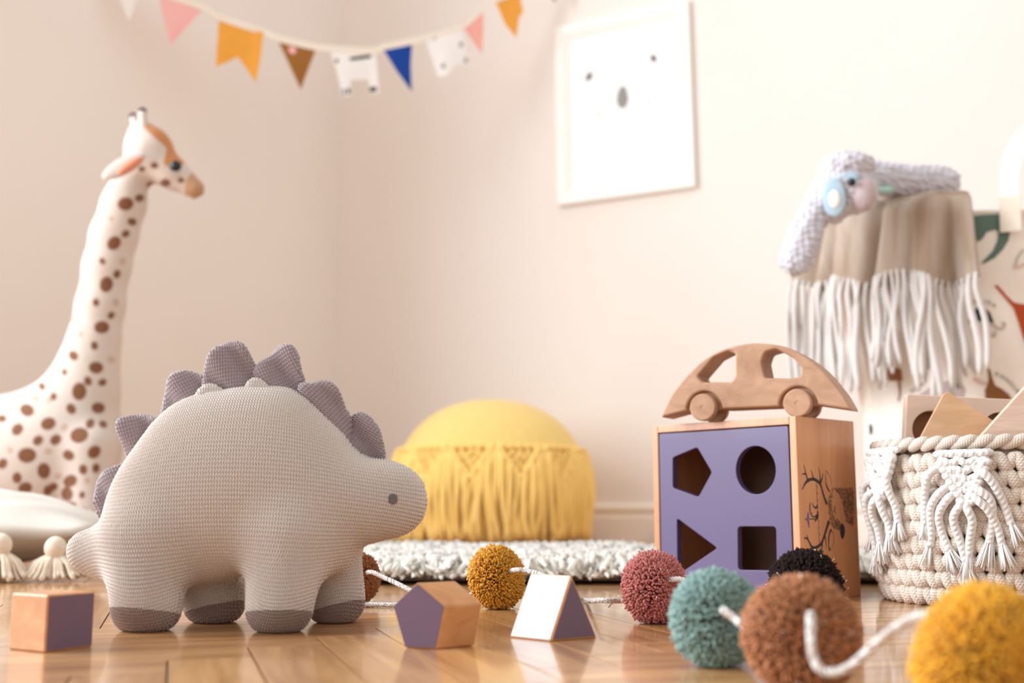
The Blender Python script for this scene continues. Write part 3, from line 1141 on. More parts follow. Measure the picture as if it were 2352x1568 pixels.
for p in ([(212, 375), (190, 300), (172, 220), (158, 165)], [(192, 295), (160, 288), (128, 296)], [(290, 358), (276, 290), (258, 235)], [(385, 425), (381, 310), (360, 190)], [(390, 405), (414, 335), (424, 282)]):
    stroke(mb, p, [26, 14, 6])
stroke(mb, [(505, 940), (472, 1050), (440, 1150), (402, 1250), (340, 1303), (280, 1310), (240, 1250), (208, 1190), (163, 1174)], [44, 34, 28, 30, 34, 30, 22, 18, 14])
for p in ([(285, 1308), (240, 1338), (198, 1346)], [(212, 1196), (206, 1160), (200, 1130)], [(412, 1240), (406, 1330), (397, 1400)], [(446, 1145), (462, 1220), (468, 1330)]):
    stroke(mb, p, [26, 14, 5])
patch(mb, [(458, 240), (462, 330), (466, 400), (490, 475), (520, 530), (505, 535), (470, 470), (456, 380)])
stroke(mb, [(460, 240), (500, 290), (533, 370), (545, 445)], [6, 4, 3])
patch(mb, [(530, 1045), (505, 1110), (494, 1200), (498, 1290), (506, 1355), (522, 1340), (508, 1280), (510, 1200), (520, 1120), (540, 1080)])
stroke(mb, [(535, 1060), (570, 1130), (570, 1230), (540, 1320), (508, 1356)], [8, 5, 6])
patch(mb, [(680, 980), (705, 990), (725, 1050), (724, 1120), (708, 1175), (690, 1192), (668, 1150), (660, 1080), (662, 1015)])
stroke(mb, [(594, 725), (582, 785), (600, 848)], [6, 16, 5])
stroke(mb, [(602, 955), (600, 1010), (612, 1062)], [5, 12, 5])
stroke(mb, [(332, 410), (345, 700), (360, 950), (374, 1255)], [5, 5])
stroke(mb, [(345, 715), (330, 760), (290, 735), (278, 690)], [20, 22, 14, 8])
stroke(mb, [(350, 850), (305, 885), (260, 855), (240, 770), (246, 690)], [24, 14, 12, 18, 14])
stroke(mb, [(350, 800), (345, 880), (310, 950)], [18, 40, 10])
stroke(mb, [(315, 913), (270, 914), (240, 912)], [10, 10])
stroke(mb, [(265, 825), (272, 845)], [14, 14])
patch(mb, [(180, 910), (187, 905), (195, 915), (190, 935), (181, 928)])
mb.make('deer_print', M['ink'], box, smooth=False, label='dark ink drawing of a deer head with antlers')
mb = MB()
r2 = random.Random(3)
def hatch(poly, n, dx, dy, w):
    P = np.array(poly)
    lo, hi = P.min(0), P.max(0)
    c = 0
    while c < n:
        x, y = r2.uniform(lo[0], hi[0]), r2.uniform(lo[1], hi[1])
        if inside(P, np.array([x]), np.array([y]))[0]:
            stroke(mb, [(x, y), (x + dx * r2.uniform(.6, 1.2), y + dy * r2.uniform(.6, 1.2))], [w, 2], 1)
            c += 1
hatch([(552, 478), (690, 476), (836, 472), (846, 760), (838, 1015), (790, 975), (736, 940), (716, 850), (690, 690), (640, 560)], 900, 20, 24, 3)
hatch([(548, 480), (520, 540), (490, 640), (486, 760), (500, 900), (530, 1000), (575, 1050), (590, 960), (560, 850), (530, 700), (545, 560)], 300, 24, 13, 3)
hatch([(600, 890), (640, 920), (672, 980), (655, 1050), (610, 1050), (590, 960)], 110, 20, 22, 4)
mb.make('fur_print', M['ink_soft'], box, smooth=False, label='fine hatched fur of the printed deer', kind='stuff')
mb = MB()
patch(mb, [(212, 820), (226, 825), (232, 910), (236, 1025), (224, 1030), (200, 930), (203, 870)])
for y in range(470, 1240, 94):
    x = 338 + (y - 470) * 0.046
    patch(mb, [(x, y - 12), (x + 14, y), (x, y + 12), (x - 4, y)])
mb.make('bunting_print', M['ink_purple'], box, smooth=False, label='purple butterfly and bead row in the drawing')

# ------------------------------------------------------------------ wooden car on the box
cdir = np.array([math.sin(math.radians(61)), -math.cos(math.radians(61)), 0])        # to the right, nearer
cn = np.array([cdir[1], -cdir[0], 0])                                                # near side's normal
wy = 1.075
q = at(1832, 935, wy)
cp0 = np.array([q[0], q[1], 0])
def cxy(zx, zy):
    p = onplane(1460 + zx / 2.375, 760 + zy / 2.375, cp0, cn) - cp0
    return (p @ cdir, p[2])
WR_ = 0.0135
wheel_l, wheel_r = cxy(362, 427), cxy(876, 399)
wz = BH + WR_ + 0.0002
cz = lambda p: (p[0], p[1] + (wz - 0.5 * (wheel_l[1] + wheel_r[1])))
L_ = lambda pts: [cz(cxy(*p)) for p in pts]
bottomz = cz(cxy(600, 458))[1]
body_top = L_([(136, 466), (160, 410), (195, 345), (240, 285), (300, 220), (370, 160), (450, 115), (540, 85), (640, 72), (740, 78), (830, 98), (920, 145), (1000, 205), (1070, 280), (1120, 345), (1150, 395), (1168, 428)])
body_top = [tuple(p) for p in crom(body_top, 4)]
x0, x1 = body_top[0][0], body_top[-1][0]
body_top[0] = (x0, bottomz); body_top[-1] = (x1, bottomz)
body_top = [(x, max(z, bottomz)) for x, z in body_top]
ar = 0.0185
def arch(cx_):
    out = []
    for t in np.linspace(0, math.pi, 18):
        out.append((cx_ + ar * math.cos(t), max(wz - 0.002 + ar * math.sin(t), bottomz)))
    return out
wl, wr = cz(wheel_l)[0] + 0.001, cz(wheel_r)[0] + 0.001
out2 = body_top + arch(wr) + arch(wl)
win1 = rounded(L_([(330, 255), (420, 150), (495, 112), (538, 130), (538, 250), (515, 285), (360, 285)]), 0.0022)
win2 = rounded(L_([(682, 170), (700, 120), (760, 103), (850, 150), (900, 205), (893, 255), (840, 265), (700, 262)]), 0.0026)
CT = 0.0175
V, F = curve_solid([(x, z) for x, z in out2][::-1], [win1, win2], CT - 0.0022, 0.0022, 3)
ctr = cp0 - cn * (CT + 0.003)
def cmap(V):
    return np.array([ctr + cdir * v[0] + cn * v[2] + np.array([0, 0, v[1]]) for v in V])
midx = (wl + wr) / 2
car = thing('toy_car', 'plain wooden toy car with domed roof standing on the shape sorting box', 'toy car', tuple(ctr + cdir * midx + np.array([0, 0, BH])))
mk('car_body', cmap(V), F, M['beech_car'], car, smooth=False)
for wx in (wl, wr):
    Vk, Fk = curve_solid(arch(wx), [], CT - 0.0062, 0.0002, 1)
    mk('wheel_well', cmap(Vk), Fk, M['beech_car'], car, smooth=False)
for wx in (wl, wr):
    for sgn in (1, -1):
        prof = [(0.0, 0), (WR_ - 0.001, 0), (WR_, 0.001), (WR_, 0.0075), (WR_ - 0.0012, 0.009), (0.0022, 0.0092), (0.002, 0.0088), (0, 0.0088)]
        Vw, Fw, _ = lathe(prof, 40, closed_ends=False)
        Vw = np.array([(wx + v[0], wz + v[1], sgn * (CT - 0.0045 + v[2])) for v in Vw])
        mk('wheel', cmap(Vw), Fw, M['beech_car'], car, smooth=False)
Va, Fa, _ = lathe([(0.003, -CT), (0.003, CT)], 16)
for wx in (wl, wr):
    mk('axle', cmap(np.array([(wx + v[0], wz + v[1], v[2]) for v in Va])), Fa, M['beech_car'], car)

# ------------------------------------------------------------------ pompom garland
def pompom(name, label, c, R, axis, mat, n=1500, parent=None, thick=0.0012, squash=0.86, seed=0):
    r = np.random.default_rng(seed)
    n = int(n * 1.7); thick = thick * 0.82
    i = np.arange(n) + 0.5
    ph = np.arccos(1 - 2 * i / n)
    th = math.pi * (1 + 5 ** 0.5) * i
    D = np.stack([np.cos(th) * np.sin(ph), np.sin(th) * np.sin(ph), np.cos(ph)], 1)
    D += r.normal(0, 0.035, D.shape)
    D /= np.linalg.norm(D, axis=1)[:, None]
    # strands start on the tied core and lean away from the hole
    ax = np.array([0, 0, 1.0])
    Bs = basis((1, 0.01, 0), ax) if False else None
    A = np.array(axis, float); A /= np.linalg.norm(A)
    Rm = basis(np.cross(A, (0.13, 0.2, 1.0)), A)
    L = R * (1 + r.normal(0, 0.02, n))
    L = L * (1 - 0.30 * np.abs(D[:, 2]) ** 8)
    tipc = D * L[:, None] * np.array([1, 1, squash])
    root = D * (R * 0.42) * np.array([1, 1, 0.55])
    mid = root * 0.42 + tipc * 0.58 + r.normal(0, R * 0.02, D.shape)
    tip2 = tipc + r.normal(0, R * 0.028, D.shape)
    rings = [(root, thick * 0.8), (mid, thick), (tip2 * 0.96 + mid * 0.04, thick * 1.05), (tip2, thick * 0.8), (tip2 + D * thick * 0.7, thick * 0.08)]
    u = np.cross(D, np.array([0.3, 0.5, 0.8])); u /= np.linalg.norm(u, axis=1)[:, None]
    w = np.cross(D, u)
    K = 3
    V = np.zeros((n, len(rings) * K, 3))
    tw = r.uniform(0, 6.28, n)
    for a, (P, rad) in enumerate(rings):
        for k in range(K):
            t = tw + 2 * math.pi * k / K + a * 0.5
            V[:, a * K + k] = P + rad * (np.cos(t)[:, None] * u + np.sin(t)[:, None] * w)
    q = []
    for a in range(len(rings) - 1):
        for k in range(K):
            q.append([a * K + k, a * K + (k + 1) % K, (a + 1) * K + (k + 1) % K, (a + 1) * K + k])
    a = len(rings) - 1
    q = np.array(q)
    Fq = (q[None] + (np.arange(n) * len(rings) * K)[:, None, None]).reshape(-1, 4)
    uvx = np.repeat(r.uniform(0, 1, n), len(rings) * K)
    Vw = V.reshape(-1, 3) @ Rm.T + np.array(c)
    Vw[:, 2] = np.maximum(Vw[:, 2], 0.0006)
    o = mk(name, Vw, Fq, mat, parent, True, np.stack([uvx, uvx], 1), label=label)
    bv, bf, _ = ball(c, R * 0.62, 16, 10)
    bv[:, 2] = np.maximum(bv[:, 2], 0.001)
    mk('yarn_core', bv, bf, mat, o)
    return o, Rm

gar = thing('pompom_garland', 'garland of woollen pompoms on white cord lying across the floor', 'garland', (0.18, 0.72, 0))
def pc(px, r, Y):
    p = at(px, 1000, Y)
    return np.array([at(px, 1165 + (CAMH - r * 0.96) * FPX / Y, Y)[0], Y, r * 0.96])
PB = pc(822, 0.0225, 1.05)
PM = pc(1141, 0.0268, 0.985)
PR = pc(1503, 0.0268, 0.865)
PT = pc(1645, 0.0262, 0.632)
PK = pc(1850, 0.0285, 0.80)
PN = pc(1840, 0.0270, 0.546)
PY = pc(2252, 0.0285, 0.452)
pompom('pompom', 'brown pompom behind the dinosaur front foot', PB, 0.0225, (0.9, -0.4, 0.1), M['pp_brown'], 1500, parent=gar, thick=0.00115, seed=1)
pompom('pompom', 'mustard pompom behind the pentagonal block', PM, 0.0268, (0.85, -0.5, 0.22), M['pp_mustard'], 1900, parent=gar, thick=0.00125, seed=2)
rose, Rr = pompom('pompom', 'dusty rose pompom with silver tinsel threads', PR, 0.0268, (0.75, -0.65, 0.02), M['pp_rose'], 2300, parent=gar, thick=0.0011, seed=3)
pompom('pompom', 'sea green pompom', PT, 0.0262, (0.55, -0.85, 0.05), M['pp_teal'], 2200, parent=gar, thick=0.0011, seed=4)
pompom('pompom', 'black brown pompom behind the cinnamon one', PK, 0.0285, (0.9, 0.3, 0.0), M['pp_black'], 1800, parent=gar, thick=0.0012, seed=5)
pompom('pompom', 'cinnamon brown pompom with the cord coming out of its front', PN, 0.0270, (0.05, -1, 0.1), M['pp_tan'], 2200, parent=gar, thick=0.0011, seed=6)
pompom('pompom', 'golden yellow pompom nearest of all', PY, 0.0285, (0.55, -0.6, -0.35), M['pp_yellow'], 2200, parent=gar, thick=0.0011, seed=7)
# tinsel in the rose and dark pompoms
for (c, R, cnt, sd) in ((PR, 0.0268, 34, 1), (PK, 0.0285, 26, 2), (PN, 0.0270, 10, 3)):
    r = np.random.default_rng(sd)
    mb = MB()
    for i in range(cnt):
        d = r.normal(0, 1, 3); d[1] = -abs(d[1]) * 0.9; d /= np.linalg.norm(d)
        p = c + d * R * 0.86
        t = d + r.normal(0, 0.5, 3); t /= np.linalg.norm(t)
        pts = [p, p + t * 0.004, p + t * r.uniform(0.005, 0.008)]
        if min(x[2] for x in pts) > 0.002:
            mb.add(*tube(pts, 0.00018, 4))
    mb.make('tinsel', M['tinsel'], gar, kind='stuff')

def twisted(pts, r, mat, parent, name='cord', plies=3, pitch=0.0075):
    P = crom(pts, 14)
    # resample evenly
    s = np.concatenate([[0], np.cumsum(np.linalg.norm(np.diff(P, axis=0), axis=1))])
    m = max(8, int(s[-1] / 0.0011))
    P = np.stack([np.interp(np.linspace(0, s[-1], m), s, P[:, k]) for k in range(3)], 1)
    T = np.gradient(P, axis=0); T /= np.linalg.norm(T, axis=1)[:, None]
    u = np.cross(T, (0.1, 0.2, 1.0)); u /= np.linalg.norm(u, axis=1)[:, None]
    w = np.cross(T, u)
    L = np.linspace(0, s[-1], m)
    mb = MB()
    for k in range(plies):
        a = 2 * math.pi * (L / pitch + k / plies)
        Q = P + (np.cos(a)[:, None] * u + np.sin(a)[:, None] * w) * r * 0.48
        Q[:, 2] = np.maximum(Q[:, 2], r * 0.62)
        mb.add(*tube(Q, r * 0.58, 6))
    return mb.make(name, mat, parent)
CR = 0.0021
twisted([PB + [0.004, -0.004, 0.001], at(850, 1313, 1.03), at(885, 1327, 1.02), at(935, 1351, 1.0), at(1000, 1386, 0.975), onfloor(1040, 1392, CR), PM + [-0.01, 0.004, -0.006]], CR, M['cord'], gar)
twisted([onfloor(700, 1392, CR), onfloor(780, 1392, CR), onfloor(835, 1389, CR), onfloor(905, 1389, CR), onfloor(990, 1392, CR)], CR, M['cord'], gar)
twisted([PM + [0.01, -0.012, 0.006], at(1188, 1308, 0.955), at(1212, 1311, 0.95), at(1245, 1320, 0.93), at(1290, 1345, 0.91), onfloor(1335, 1371, CR) + [0, -0.03, 0], at(1380, 1378, 0.885), at(1428, 1379, 0.88), PR + [-0.01, 0, -0.006]], CR, M['cord'], gar)
twisted([PR + [0.006, -0.010, 0.0], at(1530, 1334, 0.85), at(1560, 1330, 0.845), at(1600, 1340, 0.84), at(1700, 1370, 0.82), PK], CR, M['cord'], gar)
twisted([PT + [0.006, -0.012, 0.0], at(1662, 1400, 0.602), at(1690, 1422, 0.596), at(1722, 1446, 0.58), PN + [-0.012, 0.006, 0]], CR, M['cord'], gar)
twisted([PN + [0.003, -0.012, 0.002], at(1862, 1412, 0.518), at(1862, 1450, 0.509), at(1866, 1500, 0.505), at(1882, 1535, 0.503), at(1915, 1545, 0.50), at(1960, 1525, 0.497), at(2010, 1480, 0.493), at(2060, 1440, 0.488), at(2130, 1412, 0.478), PY + [-0.012, 0, 0.008]], CR, M['cord'], gar)
twisted([at(1397, 1395, 0.883), at(1408, 1384, 0.883), at(1420, 1380, 0.882)], 0.0006, M['cord'], gar, 'loose_end', 2, 0.004)

# ------------------------------------------------------------------ crochet basket and what is in it
KC = np.array([at(2283, 1165, 1.065)[0], 1.065, 0.0])
KR = 0.0985
basket = thing('crochet_basket', 'cream crochet rope basket with white knotted tassels standing on the parquet', 'basket', tuple(KC))
NR, NS = 9, 46
rowh = 0.0142
def kp(th, z, off=0.0):
    zz_ = np.clip(z / 0.03, 0, 1)
    bulge = KR * (0.90 + 0.10 * math.sqrt(max(0, 1 - (1 - zz_) ** 2))) + 0.003 * math.sin(z * 22)
    return KC + np.array([math.cos(th) * (bulge + off), math.sin(th) * (bulge + off), z])
rk = random.Random(11)
def lobe(mb, th, z, ang, ln, rad, off, curl=0.0):
    """One loop of cord lying on the basket wall at angle th, height z, leaning by ang."""
    pts, rr = [], []
    for t in np.linspace(-1, 1, 7):
        a = th + math.cos(ang) * t * ln / KR
        zc = z + math.sin(ang) * t * ln
        pts.append(kp(a, max(zc, 0.003), off + rad * 0.55 * (1 - 0.9 * t * t) + curl * t))
        rr.append(rad * math.sqrt(max(0.06, 1 - 0.80 * t ** 4)))
    mb.add(*tube(pts, rr, 8))
for row in range(NR):
    mb = MB()
    z = 0.0095 + row * rowh
    sh = (row % 2) * 0.5 + rk.uniform(-.08, .08)
    for s in range(NS):
        th = 2 * math.pi * (s + sh) / NS
        j = rk.uniform(-.12, .12)
        lobe(mb, th - 0.039, z + 0.0004, math.radians(62) + j, 0.0090, 0.0056 + rk.uniform(-.0003, .0003), 0.0, 0.0012)
        lobe(mb, th + 0.035, z - 0.0004, math.radians(118) + j, 0.0090, 0.0056 + rk.uniform(-.0003, .0003), 0.0012, -0.0012)
    mb.make('crochet_row', M['crochet'], basket, kind='stuff')
mb = MB()
for s in range(46):
    th = 2 * math.pi * s / 46
    lobe(mb, th, 0.1405, math.radians(20), 0.0125, 0.0050, 0.0015, 0.003)
    lobe(mb, th + 0.05, 0.1400, math.radians(20), 0.0115, 0.0046, -0.006, 0.002)
mb.make('braided_rim', M['crochet'], basket, kind='stuff')
mb = MB()
for s in range(34):
    lobe(mb, 2 * math.pi * s / 34, 0.0042, math.radians(-8), 0.0125, 0.0042, -0.001, 0.002)
mb.make('base_braid', M['crochet'], basket, kind='stuff')
prof = [(0.0, 0.003), (KR * 0.86, 0.003), (KR * 0.93, 0.012), (KR * 0.985, 0.03), (KR * 0.985, 0.138), (KR * 0.93, 0.140), (KR * 0.93, 0.02), (0.0, 0.012)]
V, F, UV = lathe(prof, 60, KC, False)
mk('lining', V, F, plain('basket_lining', (178, 152, 130), 0.95, 0.1, 200), basket, uv=UV)

def kth(px):
    """Angle on the basket wall seen in image column px."""
    best, bt = 1e9, 0
    for th in np.linspace(-math.pi, 0, 721):
        p = kp(th, 0.1)
        x = CX + FPX * p[0] / (p[1] * math.cos(PITCH) + (p[2] - CAMH) * math.sin(PITCH))
        if abs(x - px) < best and (math.cos(th) * (p[0]) + math.sin(th) * (p[1]) < 0.02 * 10):
            best, bt = abs(x - px), th
    return bt
def kz(py, th):
    p = kp(th, 0.08)
    return CAMH + (1165 - py) / FPX * p[1]

def frayed_cord(root, parent, pts, r=0.0038, fray=0.016, spread=0.012, seed=0):
    rr = np.random.default_rng(seed)
    P = crom(pts, 5)
    V, F, UV = tube(P, np.linspace(r, r * 0.92, len(P)), 8)
    o = mk('tassel_cord', V, F, M['macrame'], parent, uv=UV)
    d = P[-1] - P[-3]; d /= np.linalg.norm(d)
    mb = MB()
    for i in range(40):
        a = rr.normal(0, 1, 3); a -= d * (a @ d)
        a /= np.linalg.norm(a)
        s = rr.uniform(0, 1) ** 0.6
        q = [P[-1] - d * 0.002 + a * s * r * 0.7, P[-1] + d * fray * 0.45 + a * s * (r * 0.7 + spread * 0.25), P[-1] + d * fray * rr.uniform(0.85, 1.15) + a * s * (r * 0.6 + spread * 0.55)]
        mb.add(*tube(q, [0.0009, 0.0008, 0.0006], 4))
    mb.make('frayed_end', M['fray'], o, kind='stuff')

def macrame(px_c, py0, py1, half_px, seed, cords, off=0.0085):
    """Knotted diamond panel with hanging cords, pinned to the basket wall."""
    root = thing_part = bpy.data.objects.new('macrame_tassel', None)
    COL.objects.link(root)
    root.parent = basket
    root.empty_display_size = 0.01
    rr = random.Random(seed)
    th0 = kth(px_c)
    s = 1.0 / (FPX / kp(th0, 0.1)[1])
    z0, z1 = kz(py0, th0), kz(py1, th0)
    hw = half_px * s / KR / max(0.35, abs(math.sin(th0)))
    mb = MB()
    def knot(u, v, ang, ln, rad, o):
        # u in -1..1 across, v 0..1 down
        th = kth(px_c + u * half_px)
        z = z0 + (z1 - z0) * v
        lobe(mb, th, z, ang, ln, rad, off + o)
    for i in range(-2, 3):
        knot(i * 0.36, 0.03, math.radians(4 + rr.uniform(-8, 8)), 0.0085, 0.0036, 0.001)
    for i in range(-2, 3):
        knot(i * 0.30, 0.19, math.radians(rr.choice([-28, 24]) + rr.uniform(-8, 8)), 0.0075, 0.0034, 0.0024)
    for v_, n_ in ((0.34, 4), (0.49, 3), (0.63, 2), (0.75, 2)):
        for i in range(n_):
            u = (i - (n_ - 1) / 2) * 0.34
            knot(u, v_, math.radians(rr.choice([-35, 30]) + rr.uniform(-10, 10)), 0.0070, 0.0034, 0.0022)
    for i in range(7):      # the two bordering cords wrapped in knots
        t = i / 6
        knot(0.80 - 0.66 * t, 0.22 + 0.74 * t, math.radians(20), 0.0052, 0.0036, 0.0034)
        knot(-0.76 + 0.66 * t, 0.24 + 0.70 * t, math.radians(150), 0.0048, 0.0034, 0.003)
    o = mb.make('knot_panel', M['macrame'], root, kind='stuff')
    for i, (u0, v0, path, fr) in enumerate(cords):
        pts = []
        x0_, y0_ = path[0]
        path = [(px_c + (x0_ - px_c) * 0.5, y0_ - 16)] + list(path)
        for k, (x, y) in enumerate(path):
            th = kth(x)
            z = max(kz(y, th0), 0.006)
            pts.append(kp(th, z, off + (-0.003 if k == 0 else 0.004 + 0.0040 * math.sin(k * 1.3))))
        frayed_cord(o, root, pts, seed=seed * 31 + i, fray=fr)
macrame(2222, 1040, 1160, 56, 3, [
    (0, 0, [(2160, 1085), (2146, 1120), (2138, 1165), (2134, 1205)], 0.012),
    (0, 0, [(2178, 1130), (2156, 1165), (2150, 1215), (2143, 1255)], 0.016),
    (0, 0, [(2192, 1145), (2172, 1180), (2170, 1220), (2184, 1265)], 0.016),
    (0, 0, [(2215, 1160), (2200, 1190), (2206, 1235), (2216, 1290)], 0.020),
    (0, 0, [(2228, 1165), (2236, 1195), (2226, 1240), (2222, 1275)], 0.018),
    (0, 0, [(2252, 1125), (2274, 1150), (2276, 1195), (2266, 1245)], 0.020),
    (0, 0, [(2246, 1145), (2268, 1170), (2284, 1205), (2292, 1250)], 0.018),
    (0, 0, [(2262, 1085), (2284, 1115), (2302, 1160), (2314, 1205)], 0.016)])
macrame(2058, 1036, 1150, 30, 5, [
    (0, 0, [(2034, 1115), (2031, 1160), (2029, 1200), (2027, 1228)], 0.014),
    (0, 0, [(2040, 1140), (2036, 1180), (2036, 1230), (2038, 1275)], 0.016),
    (0, 0, [(2054, 1150), (2046, 1180), (2046, 1215), (2048, 1250)], 0.016),
    (0, 0, [(2064, 1140), (2066, 1170), (2068, 1200), (2070, 1225)], 0.016),
    (0, 0, [(2078, 1095), (2080, 1130), (2084, 1165), (2086, 1200)], 0.014)], 0.0125)

# wooden pieces standing in the basket
def flat_piece(name, pts, Y, ang, th, mat, parent, holes=(), rad=0.004, tilt=0.0):
    """Plank of thickness th with its outline given in the photo, standing in a vertical plane at depth Y turned by ang."""
    n = np.array([math.sin(ang), -math.cos(ang), 0.0])
    pl = np.array([at(2270, 900, Y)[0], Y, 0])
    ex = np.array([math.cos(ang), math.sin(ang), 0])
    def m(p):
        q = onplane(p[0], p[1], pl, n) - pl
        return (q @ ex, q[2])
    O = rounded([m(p) for p in pts], rad, 5)
    H = [[m(p) for p in hh] for hh in holes]
    V, F = curve_solid(O, H, th / 2 - 0.0008, 0.0008, 2)
    return mk(name, np.array([pl + ex * v[0] - n * (th / 2 - v[2]) + np.array([0, 0, v[1]]) for v in V]), F, mat, parent, smooth=False)
def circ(cx, cy, r, n=28):
    return [(cx + r * math.cos(t), cy + r * math.sin(t)) for t in np.linspace(0, 2 * math.pi, n, endpoint=False)]
tb = thing('wooden_board', 'wide pale board with round holes at the back of the rope basket', 'board', (KC[0], 1.085, 0.02))
flat_piece('board', [(2084, 905), (2330, 917), (2326, 1210), (2068, 1205)], 1.085, math.radians(4), 0.009, M['birch'], tb, [circ(2138, 985, 42), circ(2296, 986, 42)], 0.0015)
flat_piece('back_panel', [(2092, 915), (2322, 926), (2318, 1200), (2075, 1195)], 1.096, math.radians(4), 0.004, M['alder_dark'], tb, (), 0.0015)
tb = thing('wooden_board', 'warm toned rounded board leaning in the middle of the rope basket', 'board', (KC[0] - 0.01, 1.035, 0.02))
flat_piece('board', [(2172, 895), (2350, 1010), (2300, 1160), (2150, 1200), (2078, 1070)], 1.035, math.radians(-14), 0.010, M['alder'], tb, (), 0.006)
tb = thing('wooden_board', 'pinkish cross-grained board leaning over the rope basket rim, furthest from the shape sorter', 'board', (KC[0] + 0.05, 1.05, 0.02))
flat_piece('board', [(2400, 838), (2440, 900), (2350, 1100), (2290, 1060), (2244, 1010)], 1.018, math.radians(-10), 0.010, M['birch_end'], tb, (), 0.003)

# ------------------------------------------------------------------ shaggy rug
RX0, RX1, RY0, RY1 = -0.40, 0.49, 1.320, 1.77
rug = thing('shaggy_rug', 'white shaggy wool rug lying between the dinosaur and the yellow pouf', 'rug', ((RX0 + RX1) / 2, (RY0 + RY1) / 2, 0))
V, F = boxm(((RX0 + RX1) / 2, (RY0 + RY1) / 2, 0.0075), ((RX1 - RX0) / 2, (RY1 - RY0) / 2, 0.0055), bev=0.003)
mk('backing', V, F, M['rug_back'], rug, smooth=False)
gx_, gy_ = np.meshgrid(np.linspace(RX0 - 0.006, RX1 + 0.006, 300), np.linspace(RY0 - 0.006, RY1 + 0.006, 110), indexing='ij')
r = np.random.default_rng(6)
hz = np.zeros(gx_.shape)
for k_ in range(14):
    a_ = r.uniform(0, 6.28); f_ = r.uniform(70, 420)
    hz += np.sin((gx_ * math.cos(a_) + gy_ * math.sin(a_)) * f_ + r.uniform(0, 6.28))
ed = np.minimum(np.minimum(gx_ - RX0, RX1 - gx_), np.minimum(gy_ - RY0, RY1 - gy_)) + 0.006
zf = 0.005 + (0.0175 + 0.0019 * hz + 0.0012 * r.normal(0, 1, hz.shape)) * np.sqrt(np.clip(ed / 0.016, 0, 1))
zf = np.clip(zf, 0.004, 0.032)
I_ = np.arange(gx_.size).reshape(gx_.shape)
mk('felted_wool', np.stack([gx_, gy_, zf], -1).reshape(-1, 3), np.stack([I_[:-1, :-1], I_[1:, :-1], I_[1:, 1:], I_[:-1, 1:]], -1).reshape(-1, 4), M['rug'], rug)
r = np.random.default_rng(5)
n = 15000
ne = 2600
px_ = np.concatenate([r.uniform(RX0, RX1, n), r.uniform(RX0, RX1, ne)])
py_ = np.concatenate([RY0 + (RY1 - RY0) * r.uniform(0, 1, n), np.full(ne, RY0 + 0.002)])
tot = n + ne
out = np.stack([np.clip((px_ - (RX0 + RX1) / 2) / ((RX1 - RX0) / 2), -1, 1) ** 9, np.clip((py_ - (RY0 + RY1) / 2) / ((RY1 - RY0) / 2), -1, 1) ** 9], 1)
lean = r.normal(0, 0.0062, (tot, 2)) + out * 0.008
hgt = r.uniform(0.012, 0.018, tot) * (1 + 0.25 * np.sin(px_ * 23 + 2 * np.sin(py_ * 31)))
hgt[n:] = r.uniform(0.003, 0.017, ne)
lean[n:, 1] -= 0.008
root = np.stack([px_, py_, np.full(tot, 0.011)], 1)
root[n:, 2] = r.uniform(0.005, 0.013, ne)
mid = root + np.stack([lean[:, 0] * 0.4, lean[:, 1] * 0.4, hgt * 0.7], 1)
tip = root + np.stack([lean[:, 0] * 1.1, lean[:, 1] * 1.1, hgt], 1)
curl = tip + np.stack([lean[:, 0] * 0.9 + r.normal(0, 0.004, tot), lean[:, 1] * 0.9 + r.normal(0, 0.004, tot), -hgt * r.uniform(0.35, 0.8, tot)], 1)
curl[:, 2] = np.maximum(curl[:, 2], 0.003)
K = 3
rings = [(root, 0.0038), (mid, 0.0042), (tip, 0.0040), (curl, 0.0030), (curl + (curl - tip) * 0.2, 0.0003)]
V = np.zeros((tot, len(rings) * K, 3))
a0 = r.uniform(0, 6.28, tot)
for a, (P, rad) in enumerate(rings):
    T_ = (rings[min(a + 1, 4)][0] - rings[max(a - 1, 0)][0]); T_ /= np.linalg.norm(T_, axis=1)[:, None] + 1e-9
    u_ = np.cross(T_, np.array([0.31, 0.95, 0.05])); u_ /= np.linalg.norm(u_, axis=1)[:, None] + 1e-9
    w_ = np.cross(T_, u_)
    for k in range(K):
        t = a0 + 2 * math.pi * k / K
        V[:, a * K + k] = P + rad * (np.cos(t)[:, None] * u_ + np.sin(t)[:, None] * w_)
q = []
for a in range(len(rings) - 1):
    for k in range(K):
        q.append([a * K + k, a * K + (k + 1) % K, (a + 1) * K + (k + 1) % K, (a + 1) * K + k])
Fq = (np.array(q)[None] + (np.arange(tot) * len(rings) * K)[:, None, None]).reshape(-1, 4)
uvx = np.repeat(r.uniform(0, 1, tot), len(rings) * K)
V = V.reshape(-1, 3); V[:, 2] = np.maximum(V[:, 2], 0.002)
mk('wool_pile', V, Fq, M['rug'], rug, True, uv=np.stack([uvx, uvx], 1), kind='stuff')

